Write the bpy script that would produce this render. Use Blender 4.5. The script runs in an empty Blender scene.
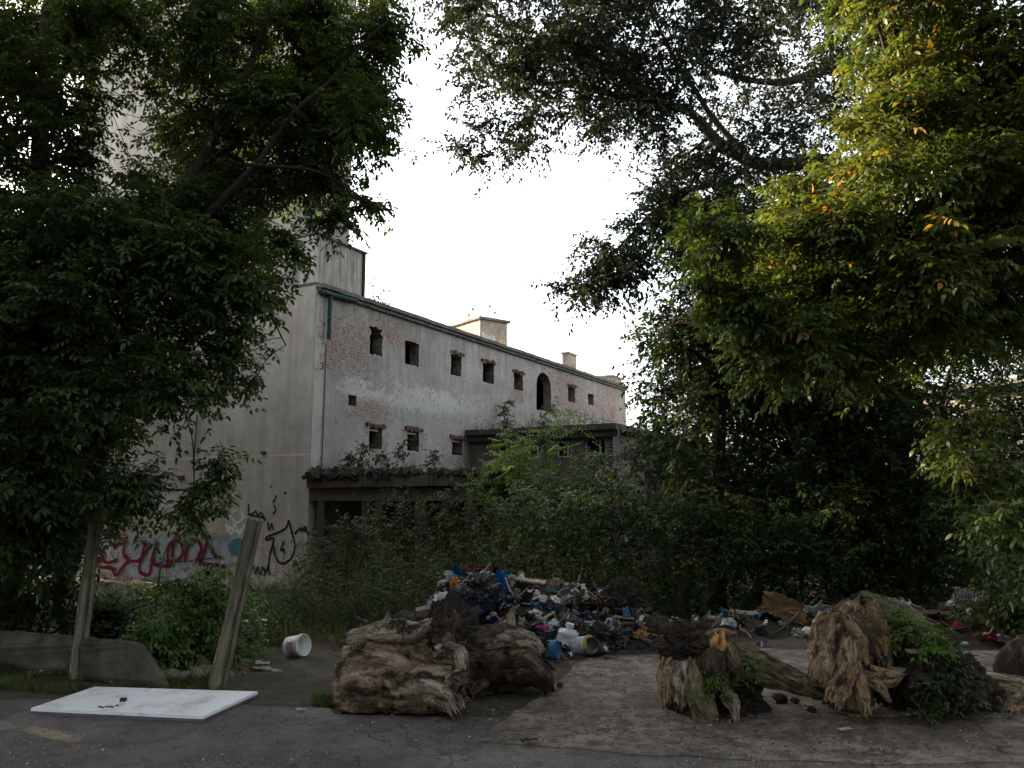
import bpy, bmesh, math, random
import numpy as np
from mathutils import Vector, Matrix, noise as mnoise

random.seed(7)
RNG = np.random.default_rng(7)
R = math.radians
scene = bpy.context.scene
COL = scene.collection

# ------------------------------------------------------------------ camera
F_PX = 796.0
PITCH = math.atan((498 - 384) / F_PX)
CAM = Vector((0, 0, 1.6))
cd = bpy.data.cameras.new('camera')
cam = bpy.data.objects.new('camera', cd)
COL.objects.link(cam)
cam.location = CAM
cam.rotation_euler = (math.pi / 2 + PITCH, 0, 0)
cd.sensor_width = 36
cd.lens = 36 * F_PX / 1024
cd.clip_start = 0.1
cd.clip_end = 3000
scene.camera = cam
SP, CP = math.sin(PITCH), math.cos(PITCH)

def ray(px, py):
    a, b = (px - 512) / F_PX, (384 - py) / F_PX
    return Vector((a, CP - SP * b, SP + CP * b))

def at(px, py, Y):
    """world point seen at photo pixel (px, py) at distance Y"""
    d = ray(px, py)
    return CAM + d * (Y / d.y)

def onplane(px, py, p0, n):
    d = ray(px, py)
    return CAM + d * ((p0 - CAM).dot(n) / d.dot(n))

def sstep(a, b, x):
    t = min(1, max(0, (x - a) / (b - a)))
    return t * t * (3 - 2 * t)

def gz(x, y):
    """ground height"""
    return -0.5 * sstep(9.0, 17.0, y)

def gt(x, y):
    if not 6.3 < y < 25: return gz(x, y)
    k = sstep(6.5, 7.4, y)*(1 if x < -1.3 else sstep(8.4, 9.4, y))
    return gz(x, y) + k*(.09*mnoise.noise(Vector((x*.7, y*.7, 0))) + .05*mnoise.noise(Vector((x*2.3, y*2.3, 4))) + .03)

def onground(px, py, dz=0.0):
    p = onplane(px, py, Vector((0, 0, dz)), Vector((0, 0, 1)))
    for _ in range(12):
        p = onplane(px, py, Vector((0, 0, gz(p.x, p.y) + dz)), Vector((0, 0, 1)))
    return p

# ------------------------------------------------------------------ object helpers
def tag(o, label=None, cat=None, group=None, kind=None):
    if label: o['label'] = label
    if cat: o['category'] = cat
    if group: o['group'] = group
    if kind: o['kind'] = kind
    return o

def empty(name, loc=(0, 0, 0), rz=0.0, label=None, cat=None, group=None):
    o = bpy.data.objects.new(name, None)
    COL.objects.link(o)
    o.location = loc
    o.rotation_euler = (0, 0, rz)
    o.empty_display_size = 0.1
    return tag(o, label, cat, group)

class MB:
    def __init__(self):
        self.v = []; self.f = []; self.g = None
    def add(self, vs, fs):
        n = len(self.v)
        self.v.extend([tuple(p) for p in vs])
        self.f.extend([tuple(i + n for i in f) for f in fs])
    def box(self, lo, hi, M=None):
        x0, y0, z0 = lo; x1, y1, z1 = hi
        vs = [Vector(p) for p in ((x0,y0,z0),(x1,y0,z0),(x1,y1,z0),(x0,y1,z0),(x0,y0,z1),(x1,y0,z1),(x1,y1,z1),(x0,y1,z1))]
        if M: vs = [M @ p for p in vs]
        self.add(vs, [(0,3,2,1),(4,5,6,7),(0,1,5,4),(1,2,6,5),(2,3,7,6),(3,0,4,7)])
    def tube(self, pts, rad, n=6, cap=True):
        pts = [Vector(p) for p in pts]
        if not hasattr(rad, '__len__'): rad = [rad] * len(pts)
        rings = []; up = Vector((0.31, 0.17, 0.93)).normalized()
        x = None
        for i, p in enumerate(pts):
            t = (pts[min(i + 1, len(pts) - 1)] - pts[max(i - 1, 0)]).normalized()
            if x is None:
                x = t.cross(up if abs(t.dot(up)) < .95 else Vector((1, 0, 0))).normalized()
            else:
                x = (x - t * x.dot(t)).normalized()
            y = t.cross(x)
            rings.append([p + (x * math.cos(2*math.pi*k/n) + y * math.sin(2*math.pi*k/n)) * rad[i] for k in range(n)])
        vs = [q for r in rings for q in r]; fs = []
        for i in range(len(pts) - 1):
            for k in range(n):
                a = i*n + k; b = i*n + (k+1) % n
                fs.append((a, b, b + n, a + n))
        if cap:
            fs.append(tuple(range(n - 1, -1, -1)))
            m = (len(pts) - 1) * n
            fs.append(tuple(m + k for k in range(n)))
        self.add(vs, fs)
    def lathe(self, prof, n=20, M=None):
        vs = []; fs = []
        for (r, z) in prof:
            for k in range(n):
                p = Vector((r*math.cos(2*math.pi*k/n), r*math.sin(2*math.pi*k/n), z))
                vs.append(M @ p if M else p)
        for i in range(len(prof) - 1):
            for k in range(n):
                a = i*n + k; b = i*n + (k+1) % n
                fs.append((a, b, b + n, a + n))
        self.add(vs, fs)
    def build(self, name, mat, parent=None, smooth=False, bevel=0.0):
        me = bpy.data.meshes.new(name)
        me.from_pydata(self.v, [], self.f)
        if smooth:
            me.polygons.foreach_set('use_smooth', [True] * len(me.polygons))
        me.materials.append(mat)
        o = bpy.data.objects.new(name, me)
        COL.objects.link(o)
        if parent: o.parent = parent
        if bevel:
            m = o.modifiers.new('bevel', 'BEVEL'); m.width = bevel; m.segments = 2; m.limit_method = 'ANGLE'
        return o

def np_mesh(name, V, faces_flat, starts, mat, parent=None, attr=None, smooth=False):
    me = bpy.data.meshes.new(name)
    me.vertices.add(len(V)); me.vertices.foreach_set('co', np.ascontiguousarray(V, np.float32).ravel())
    me.loops.add(len(faces_flat)); me.loops.foreach_set('vertex_index', np.ascontiguousarray(faces_flat, np.int32))
    me.polygons.add(len(starts)); me.polygons.foreach_set('loop_start', np.ascontiguousarray(starts, np.int32))
    if smooth:
        me.polygons.foreach_set('use_smooth', np.ones(len(starts), bool))
    me.update(calc_edges=True)
    if attr:
        for k, a in attr.items():
            if a.ndim == 1:
                at_ = me.attributes.new(k, 'FLOAT', 'POINT'); at_.data.foreach_set('value', np.ascontiguousarray(a, np.float32))
            else:
                at_ = me.attributes.new(k, 'FLOAT_VECTOR', 'POINT'); at_.data.foreach_set('vector', np.ascontiguousarray(a, np.float32).ravel())
    me.materials.append(mat)
    o = bpy.data.objects.new(name, me)
    COL.objects.link(o)
    if parent: o.parent = parent
    return o

# ------------------------------------------------------------------ material helpers
class NT:
    def __init__(self, name):
        self.m = bpy.data.materials.new(name); self.m.use_nodes = True
        self.t = self.m.node_tree; self.n = self.t.nodes; self.l = self.t.links
        self.bsdf = self.n['Principled BSDF']; self.out = self.n['Material Output']
    def node(self, ty, **kw):
        nd = self.n.new(ty)
        for k, v in kw.items(): setattr(nd, k, v)
        return nd
    def link(self, a, b): self.l.new(a, b)
    def setin(self, sock, v):
        if isinstance(v, bpy.types.NodeSocket): self.l.new(v, sock)
        else: sock.default_value = v
    def math(self, op, a, b=0.0, c=0.0, clamp=False):
        nd = self.node('ShaderNodeMath', operation=op, use_clamp=clamp)
        for i, x in enumerate((a, b, c)): self.setin(nd.inputs[i], x)
        return nd.outputs[0]
    def obj(self):
        return self.node('ShaderNodeTexCoord').outputs['Object']
    def attr(self, name, vec=False):
        nd = self.node('ShaderNodeAttribute', attribute_name=name)
        return nd.outputs['Vector' if vec else 'Fac']
    def mapping(self, vec, scale=(1,1,1), loc=(0,0,0), rot=(0,0,0)):
        nd = self.node('ShaderNodeMapping'); self.setin(nd.inputs['Vector'], vec)
        nd.inputs['Scale'].default_value = scale; nd.inputs['Location'].default_value = loc; nd.inputs['Rotation'].default_value = rot
        return nd.outputs[0]
    def noise(self, vec, scale, detail=5, rough=.6, dist=0.0):
        nd = self.node('ShaderNodeTexNoise')
        self.setin(nd.inputs['Vector'], vec); nd.inputs['Scale'].default_value = scale
        nd.inputs['Detail'].default_value = detail; nd.inputs['Roughness'].default_value = rough; nd.inputs['Distortion'].default_value = dist
        return nd.outputs['Fac']
    def voronoi(self, vec, scale, feature='F1'):
        nd = self.node('ShaderNodeTexVoronoi', feature=feature); self.setin(nd.inputs['Vector'], vec); nd.inputs['Scale'].default_value = scale
        return nd.outputs['Distance']
    def ramp(self, fac, stops, interp='LINEAR'):
        nd = self.node('ShaderNodeValToRGB'); self.setin(nd.inputs[0], fac)
        cr = nd.color_ramp; cr.interpolation = interp
        while len(cr.elements) < len(stops): cr.elements.new(0.5)
        for e, (p, c) in zip(cr.elements, stops):
            e.position = p; e.color = (*c, 1) if len(c) == 3 else c
        return nd.outputs[0]
    def rng(self, v, a, b, c=0.0, d=1.0):
        nd = self.node('ShaderNodeMapRange'); nd.clamp = True
        self.setin(nd.inputs[0], v)
        for i, x in enumerate((a, b, c, d)): nd.inputs[i+1].default_value = x
        return nd.outputs[0]
    def mix(self, fac, a, b, mode='MIX'):
        nd = self.node('ShaderNodeMix', data_type='RGBA', blend_type=mode)
        self.setin(nd.inputs[0], fac)
        for i, x in ((6, a), (7, b)):
            if isinstance(x, tuple) and len(x) == 3: x = (*x, 1)
            self.setin(nd.inputs[i], x)
        return nd.outputs[2]
    def bump(self, h, strength=.5, dist=.02):
        nd = self.node('ShaderNodeBump'); self.setin(nd.inputs['Height'], h)
        nd.inputs['Strength'].default_value = strength; nd.inputs['Distance'].default_value = dist
        self.link(nd.outputs[0], self.bsdf.inputs['Normal'])
    def done(self, col, rough=.85, spec=.3, metal=0.0):
        self.setin(self.bsdf.inputs['Base Color'], (*col, 1) if isinstance(col, tuple) else col)
        self.setin(self.bsdf.inputs['Roughness'], rough)
        self.bsdf.inputs['Specular IOR Level'].default_value = spec
        self.bsdf.inputs['Metallic'].default_value = metal
        return self.m

_pc = {}
def plain(name, col, rough=.8, var=.35, scale=9.0, metal=0.0, bump=.25, spec=.1):
    """worn single-colour surface with dirt"""
    if name in _pc: return _pc[name]
    t = NT(name); v = t.obj()
    n1 = t.noise(v, scale, 6, .65); n2 = t.noise(v, scale * 4.3, 4)
    d = tuple(c * (1 - var) * .8 + .006 for c in col)
    c = t.mix(t.rng(n1, .35, .65), (*d, 1), (*col, 1))
    c = t.mix(t.rng(n2, .55, .72, 0, .5), c, (*[q * .55 + .01 for q in col], 1))
    t.bump(n2, bump, .01)
    _pc[name] = t.done(c, rough, spec, metal)
    return _pc[name]

def mat_leaf(name, stops, transl=.35, rough=.5, tcol=1.5, spec=.3):
    t = NT(name)
    c = t.ramp(t.attr('tint'), stops)
    t.done(c, rough, spec)
    tr = t.node('ShaderNodeBsdfTranslucent')
    cc = t.mix(1.0, c, (tcol * 1.15, tcol, .55, 1), 'MULTIPLY')
    t.link(cc, tr.inputs['Color'])
    mx = t.node('ShaderNodeMixShader'); mx.inputs[0].default_value = transl
    t.link(t.bsdf.outputs[0], mx.inputs[1]); t.link(tr.outputs[0], mx.inputs[2])
    t.link(mx.outputs[0], t.out.inputs['Surface'])
    return t.m

G_DARK = mat_leaf('leaf_dark_green', [(0, (.016, .032, .012)), (.6, (.03, .055, .016)), (.93, (.045, .065, .02)), (1, (.12, .10, .03))], .25, .65, 1.3, .12)
G_ELDER = mat_leaf('leaf_box_elder', [(0, (.028, .052, .018)), (.6, (.05, .08, .025)), (.92, (.075, .105, .03)), (1, (.2, .13, .03))], .38)
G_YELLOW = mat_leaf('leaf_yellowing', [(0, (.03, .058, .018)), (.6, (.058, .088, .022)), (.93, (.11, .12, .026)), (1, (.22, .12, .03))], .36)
G_SMALL = mat_leaf('leaf_small_overhead', [(0, (.014, .024, .014)), (.6, (.024, .038, .018)), (.95, (.038, .05, .02)), (1, (.13, .08, .03))], .13)
G_FRESH = mat_leaf('leaf_fresh_green', [(0, (.05, .10, .02)), (.6, (.08, .15, .03)), (1, (.13, .19, .04))], .42)
G_WEED = mat_leaf('leaf_weed', [(0, (.022, .034, .014)), (.6, (.036, .052, .02)), (.92, (.06, .07, .032)), (1, (.14, .115, .065))], .28, .7, 1.4, .15)
G_GRASS = mat_leaf('leaf_grass', [(0, (.03, .05, .015)), (.7, (.055, .08, .022)), (1, (.15, .13, .06))], .3, .7)

def mat_bark(name, c0, c1):
    t = NT(name); v = t.attr('gco', True)
    s = t.mapping(v, (9, 9, 1.6))
    n = t.noise(s, 3.0, 6, .65, .4); n2 = t.noise(v, 6, 3)
    c = t.mix(t.rng(n, .38, .62), (*c0, 1), (*c1, 1))
    c = t.mix(t.rng(n2, .5, .7, 0, .35), c, (.05, .07, .035, 1))
    t.bump(n, .8, .02)
    return t.done(c, .92, .2)
BARK = mat_bark('bark_dark', (.018, .014, .011), (.06, .05, .04))
BARK_P = mat_bark('bark_pale', (.05, .042, .03), (.14, .12, .09))

def mat_wood(name, dark, mid, pale, orange=None, soil=.45, freq=5.0):
    t = NT(name); v0 = t.attr('gco', True)
    wob = t.node('ShaderNodeTexNoise'); t.link(v0, wob.inputs['Vector']); wob.inputs['Scale'].default_value = 5; wob.inputs['Detail'].default_value = 4
    wm = t.node('ShaderNodeVectorMath', operation='MULTIPLY_ADD'); t.link(wob.outputs['Color'], wm.inputs[0]); wm.inputs[1].default_value = (.22, .22, .3); t.link(v0, wm.inputs[2]); v = wm.outputs[0]
    n = t.noise(t.mapping(v, (freq*2.2, freq*2.2, freq*.38)), 2.0, 8, .68)
    n3 = t.noise(v0, 4.5, 7, .68); n5 = t.noise(t.mapping(v0, (1, 1, .6)), 9, 6, .7); n4 = t.noise(v0, 38, 5, .75)
    fine = t.noise(t.mapping(v, (70, 70, 7)), 1.6, 3)
    h = t.math('ADD', t.math('MULTIPLY', n, .6), t.math('ADD', t.math('MULTIPLY', fine, .2), t.math('MULTIPLY', n5, .2)))
    c = t.ramp(h, [(.41, dark), (.48, mid), (.57, pale)])
    if orange:
        c = t.mix(t.rng(t.noise(v0, 5, 5, .6), .5, .62, 0, .7), c, (*orange, 1), 'MIX')
        c = t.mix(t.rng(n, .38, .47, .85, 0), c, (*dark, 1))
    c = t.mix(t.rng(n5, .5, .62, 0, .6), c, (*[q*.55 for q in mid], 1))
    c = t.mix(t.rng(n3, soil + .02, soil + .1), (.02, .015, .011, 1), c)
    c = t.mix(t.rng(n4, .52, .68, 0, .6), c, (.02, .016, .012, 1))
    t.bump(t.math('ADD', h, t.math('MULTIPLY', n4, .35)), 1.0, .03)
    return t.done(c, .92, .15)
W_GREY = mat_wood('wood_weathered', (.014, .011, .009), (.15, .118, .09), (.40, .345, .27), None, .37, 4.2)
W_TAN = mat_wood('wood_tan', (.03, .02, .013), (.15, .108, .065), (.31, .235, .15), (.24, .13, .05), .34, 7.5)
W_LOG = mat_wood('wood_log', (.014, .010, .008), (.12, .085, .058), (.36, .285, .2), None, .375, 2.3)
W_DARK = mat_wood('wood_rotten', (.012, .009, .007), (.045, .032, .024), (.15, .11, .075), None, .42)
W_ORANGE = mat_wood('wood_fresh', (.08, .035, .01), (.3, .14, .035), (.5, .3, .12), (.4, .2, .05), .2)
W_MOSS = mat_wood('wood_mossy', (.02, .016, .01), (.085, .075, .042), (.2, .165, .1), None, .34, 6.0)
SOIL = plain('root_soil', (.035, .027, .021), .95, .5, 7, bump=.9)

# ------------------------------------------------------------------ leaves (vectorised)
def norm(a): return a / np.maximum(np.linalg.norm(a, axis=-1, keepdims=True), 1e-9)

def leaf_geo(B, D, N, L, W, droop=.12, tint=None, simple=False):
    """leaf blades: base B, direction D, normal N (n x 3), length, width (n)"""
    n = len(B)
    D = norm(D); S = norm(np.cross(D, N)); N = np.cross(S, D)
    L = np.asarray(L)[:, None]; W = np.asarray(W)[:, None]
    if simple:
        V = np.stack([B, B + D*L*.45 + S*W*.5, B + D*L - N*L*droop, B + D*L*.45 - S*W*.5], 1)
        k = 4
        loops = np.arange(n*4); starts = np.arange(n)*4
    else:
        c = N * W * .14
        V = np.stack([B, B + D*L*.3 + S*W*.5 + c, B + D*L*.3 - S*W*.5 + c,
                      B + D*L*.68 + S*W*.36 + c - N*L*droop*.45, B + D*L*.68 - S*W*.36 + c - N*L*droop*.45, B + D*L - N*L*droop], 1)
        k = 6
        base = (np.arange(n)*6)[:, None]
        loops = (base + np.array([0, 1, 2, 1, 3, 4, 2, 3, 5, 4])).ravel()
        starts = (np.arange(n)[:, None]*10 + np.array([0, 3, 7])).ravel()
    if tint is None: tint = RNG.random(n)
    return V.reshape(-1, 3), loops, starts, np.repeat(tint, k)

class Leaves:
    def __init__(self): self.V = []; self.L = []; self.S = []; self.T = []; self.nv = 0; self.nl = 0
    def add(self, g):
        V, l, s, t = g
        self.V.append(V); self.L.append(l + self.nv); self.S.append(s + self.nl); self.T.append(t)
        self.nv += len(V); self.nl += len(l)
    def build(self, name, mat, parent=None):
        return np_mesh(name, np.concatenate(self.V), np.concatenate(self.L), np.concatenate(self.S), mat, parent, {'tint': np.concatenate(self.T)})

def rand_unit(n):
    return norm(RNG.normal(size=(n, 3)))

def twigs_leaves(LV, start, d, length, kind, size, per, tint_bias):
    """place leaves along twigs: start (n,3), direction d, length (n)"""
    n = len(start)
    t = np.linspace(.18, 1.0, per)[None, :, None]
    sag = np.array([0, 0, -1.0])
    pos = start[:, None, :] + d[:, None, :]*length[:, None, None]*t + sag*(t**2)*length[:, None, None]*.14
    dirs = norm(d[:, None, :] + sag*t*.4)
    B = pos.reshape(-1, 3); T = np.repeat(dirs, 1, axis=0).reshape(-1, 3)
    m = len(B)
    # alternate sides
    side = norm(np.cross(T, np.array([0, 0, 1.0])) + rand_unit(m)*.35)
    sgn = np.where((np.arange(m) % 2) == 0, 1.0, -1.0)[:, None]
    Rd = norm(T*.45 + side*sgn*.8 + np.array([0, 0, -.18]) + rand_unit(m)*.42)
    Nn = norm(np.array([0, 0, 1.0]) + rand_unit(m)*.55)
    tint = np.clip(np.repeat(tint_bias, per) + RNG.normal(0, .16, m), 0, 1)
    if kind == 'simple':
        LV.add(leaf_geo(B, Rd, Nn, size*RNG.uniform(.7, 1.25, m), size*.5*RNG.uniform(.8, 1.2, m), .15, tint))
    elif kind == 'far':
        LV.add(leaf_geo(B, Rd, Nn, size*RNG.uniform(.7, 1.25, m), size*.6*RNG.uniform(.8, 1.2, m), .1, tint, True))
    else:   # compound leaf of leaflets
        S = norm(np.cross(Rd, Nn)); 
        rl = size*RNG.uniform(1.1, 1.7, m)[:, None]
        specs = [(1.0, 0, 1.1), (.62, .95, .95), (.62, -.95, .95)]
        if kind == 'five': specs += [(.25, 1.1, .85), (.25, -1.1, .85)]
        if kind == 'feather': specs = [(1.0, 0, .8)] + [(f, s*1.25, .9) for f in (.15, .35, .55, .75, .9) for s in (1, -1)]; rl = rl*2.6
        for (f, a, sc) in specs:
            D = norm(Rd*math.cos(a) + S*math.sin(a) + np.array([0, 0, -.22]) + rand_unit(m)*.15)
            NN = norm(Nn + rand_unit(m)*.25)
            w = .46 if kind != 'feather' else .34
            LV.add(leaf_geo(B + Rd*rl*f, D, NN, size*sc*RNG.uniform(.75, 1.2, m), size*sc*w*RNG.uniform(.8, 1.2, m), .16, np.clip(tint + RNG.normal(0, .05, m), 0, 1)))

class Tubes:
    """thin branches with grain coordinates, one mesh"""
    def __init__(self): self.V = []; self.G = []; self.F = []; self.S = []; self.nv = 0; self.nl = 0
    def tube(self, pts, rad, n=7, rough=0.0, seed=0):
        pts = [Vector(p) for p in pts]
        x = None; s = 0; V = []; G = []
        for i, p in enumerate(pts):
            t = (pts[min(i+1, len(pts)-1)] - pts[max(i-1, 0)]).normalized()
            if i: s += (p - pts[i-1]).length
            if x is None:
                x = t.cross(Vector((.3, .2, .93)) if abs(t.z) < .9 else Vector((1, .1, 0))).normalized()
            else: x = (x - t*x.dot(t)).normalized()
            y = t.cross(x)
            for k in range(n):
                a = 2*math.pi*k/n
                r = rad[i]
                if rough: r *= 1 + rough*mnoise.noise(Vector((math.cos(a)*1.7 + seed, math.sin(a)*1.7, s*2.0)))
                V.append(p + (x*math.cos(a) + y*math.sin(a))*r); G.append((math.cos(a)*.3 + seed*.37, math.sin(a)*.3, s))
        f = []; st = []
        for i in range(len(pts)-1):
            for k in range(n):
                a = i*n + k; b = i*n + (k+1) % n
                st.append(self.nl + len(f)); f += [a + self.nv, b + self.nv, b + n + self.nv, a + n + self.nv]
        self.V.append(np.array(V)); self.G.append(np.array(G)); self.F.append(np.array(f)); self.S.append(np.array(st))
        self.nv += len(V); self.nl += len(f)
    def build(self, name, mat, parent=None):
        return np_mesh(name, np.concatenate(self.V), np.concatenate(self.F), np.concatenate(self.S), mat, parent, {'gco': np.concatenate(self.G)}, True)

def smooth_path(pts, k=4):
    """Catmull-Rom through points"""
    P = [Vector(p) for p in pts]
    if len(P) < 3: 
        return [P[0].lerp(P[-1], i/k) for i in range(k+1)]
    out = []
    for i in range(len(P)-1):
        p0, p1, p2, p3 = P[max(i-1, 0)], P[i], P[i+1], P[min(i+2, len(P)-1)]
        for j in range(k):
            t = j/k
            out.append(.5*((2*p1) + (p2-p0)*t + (2*p0-5*p1+4*p2-p3)*t*t + (3*p1-p0-3*p2+p3)*t**3))
    out.append(P[-1])
    return out

def tree(name, label, cat, base, limbs, clumps, leafmat, kind, size, barkmat=BARK, twig_len=.45, per=8, group=None, dens=1.0, squash=.75, tint=.5, twig_r=.004, upper=None):
    """limbs: list of (points, r0, r1) in world space; clumps: (centre, radius, n_twigs, tint offset)"""
    root = empty(name, base, 0, label, cat, group)
    off = Vector(base)
    TB = Tubes(); LV = Leaves()
    sk = []
    for q, (pts, r0, r1) in enumerate(limbs):
        path = smooth_path([Vector(p) - off for p in pts], 5)
        m = len(path)
        path = [p + Vector((mnoise.noise(p*1.3 + Vector((q*7.1, 0, 0))), mnoise.noise(p*1.3 + Vector((0, q*5.3, 9))), 0))*.06*min(1, i/3) for i, p in enumerate(path)]
        rad = [r0 + (r1-r0)*(i/(m-1))**.8 for i in range(m)]
        if q == 0 and r0 > .05: rad[0] *= 1.35
        TB.tube(path, rad, 10 if r0 > .06 else 6, .25, q)
        sk += list(zip(path, rad))
    skp = np.array([tuple(p) for p, r in sk]); skr = np.array([r for p, r in sk])
    for ci, c in enumerate(clumps):
        ctr = np.array(c[0]) - np.array(off); rad = c[1]; nt = max(2, int(c[2]*dens)); tb = tint + (c[3] if len(c) > 3 else 0)
        # branch from the skeleton to the clump
        dd = np.linalg.norm(skp - ctr, axis=1) - skr*2
        j = int(np.argmin(dd)); a = Vector(skp[j]); b = Vector(ctr)
        if (b - a).length > .08:
            mid = a.lerp(b, .5) + Vector(RNG.normal(0, .06, 3))*(b-a).length + Vector((0, 0, .08*(b-a).length))
            r0 = min(skr[j]*.6, .012 + .012*(b-a).length)
            TB.tube(smooth_path([a, mid, b], 4), list(np.linspace(r0, twig_r*1.6, 9)), 5)
        u = rand_unit(nt); rr = RNG.random(nt)**.42
        start = u*rr[:, None]*rad*np.array([1, 1, squash])
        d = norm(u*.9 + rand_unit(nt)*.6 + np.array([0, 0, -.05]))
        start = start - d*twig_len*.4 + ctr
        ln = twig_len*RNG.uniform(.6, 1.25, nt)
        for i in range(0, nt):
            e = Vector(start[i] + d[i]*ln[i]*.95 + np.array([0, 0, -.2*ln[i]]))
            s = Vector(start[i]); m_ = Vector(ctr).lerp(s, .55) + Vector((0, 0, .04))
            TB.tube([Vector(ctr), m_, s, e], [twig_r*1.5, twig_r*1.2, twig_r, twig_r*.5], 3)
        twigs_leaves(LV, start, d, ln, kind, size, per, np.clip(tb + RNG.normal(0, .1, nt), 0, 1))
    TB.build('trunk', barkmat, root)
    LV.build('crown', leafmat, root)
    if upper:   # the crown goes on above the picture, coarser, added to shade the yard
        x0, x1, y0, y1, zt, nu = upper; LU = Leaves()
        for i in range(nu):
            x, y = random.uniform(x0, x1), random.uniform(y0, y1); z0 = 1.6 + .7*y + 1.3; z = random.uniform(z0, max(z0+1, zt))
            nt = 24; u = rand_unit(nt); st_ = u*RNG.random(nt)[:, None]**.4*.75 + np.array([x, y, z]) - np.array(off)
            twigs_leaves(LU, st_, norm(u + rand_unit(nt)*.5), RNG.uniform(.4, .8, nt), 'far', .24, 9, np.clip(tint + RNG.normal(0, .1, nt), 0, 1))
        LU.build('upper_crown', leafmat, root)
    return root

def px_clumps(rows):
    """(px, py, Y, radius in photo pixels, twigs[, tint]) -> world clumps"""
    out = []
    for r in rows:
        p = at(r[0], r[1], r[2])
        out.append((tuple(p), r[3]*r[2]/F_PX, r[4], r[5] if len(r) > 5 else 0))
    return out

def fill_clumps(polys, n, Y0, Y1, rpx, tw, tints=(-.1, .15)):
    """scatter clumps so that they cover photo polygons, at distances Y0..Y1"""
    out = []
    for poly in polys:
        xs = [p[0] for p in poly]; ys = [p[1] for p in poly]
        c = 0; tries = 0
        while c < n and tries < n*60:
            tries += 1
            x = random.uniform(min(xs), max(xs)); y = random.uniform(min(ys), max(ys))
            ins = False; j = len(poly)-1
            for i in range(len(poly)):
                if (poly[i][1] > y) != (poly[j][1] > y) and x < (poly[j][0]-poly[i][0])*(y-poly[i][1])/(poly[j][1]-poly[i][1]) + poly[i][0]: ins = not ins
                j = i
            if not ins: continue
            # keep clumps apart (blue-noise-ish)
            if tries < n*40 and any((x-q[0])**2 + (y-q[1])**2 < (rpx*.55)**2 for q in out[-40:]): continue
            out.append((x, y, random.uniform(Y0, Y1), rpx*random.uniform(.75, 1.25), tw, random.uniform(*tints))); c += 1
    return out

exec_parts = []
# ------------------------------------------------------------------ world, sun
SUN_EL = R(13)
cu = Vector((.4833, .8755, 0)); cv = Vector((-.8755, .4833, 0))     # facade direction and its inward normal
sa = R(3)
sun_dir = (cv*math.cos(sa) + cu*math.sin(sa)).normalized()            # horizontal direction towards the sun
w = bpy.data.worlds.new('World'); scene.world = w; w.use_nodes = True
wn = w.node_tree
sky = wn.nodes.new('ShaderNodeTexSky'); sky.sky_type = 'NISHITA'; sky.sun_disc = False
sky.sun_elevation = SUN_EL
sky.sun_rotation = math.atan2(sun_dir.x, sun_dir.y)
sky.air_density = 1.0; sky.dust_density = 4.0; sky.ozone_density = 1.6
bg = wn.nodes['Background']; bg.inputs['Strength'].default_value = 0.15
hs = wn.nodes.new('ShaderNodeHueSaturation'); hs.inputs['Saturation'].default_value = .26
wn.links.new(sky.outputs[0], hs.inputs['Color']); wn.links.new(hs.outputs[0], bg.inputs['Color'])
sl = bpy.data.lights.new('sun', 'SUN'); sl.energy = 4.0; sl.angle = R(.53); sl.color = (1, .79, .5)
so = bpy.data.objects.new('sun', sl); COL.objects.link(so)
tosun = Vector((sun_dir.x*math.cos(SUN_EL), sun_dir.y*math.cos(SUN_EL), math.sin(SUN_EL)))
so.rotation_euler = tosun.to_track_quat('Z', 'Y').to_euler()
so.location = (0, 0, 30)
vs = scene.view_settings
scene.display_settings.display_device = 'sRGB'
vs.view_transform = 'Standard'; vs.look = 'None'; vs.gamma = 1; vs.exposure = 2.75; vs.use_curve_mapping = False
scene.cycles.max_bounces = 6; scene.cycles.diffuse_bounces = 3; scene.cycles.transmission_bounces = 3; scene.cycles.glossy_bounces = 2

# ------------------------------------------------------------------ ground, road, slab
def grid_mesh(name, x0, x1, y0, y1, nx, ny, zf, mat, kind='structure'):
    xs = np.linspace(x0, x1, nx); ys = np.linspace(y0, y1, ny)
    V = [(x, y, zf(x, y)) for y in ys for x in xs]
    F = [(j*nx+i, j*nx+i+1, (j+1)*nx+i+1, (j+1)*nx+i) for j in range(ny-1) for i in range(nx-1)]
    mb = MB(); mb.add(V, F)
    o = mb.build(name, mat, smooth=True); tag(o, kind=kind); return o

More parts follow.
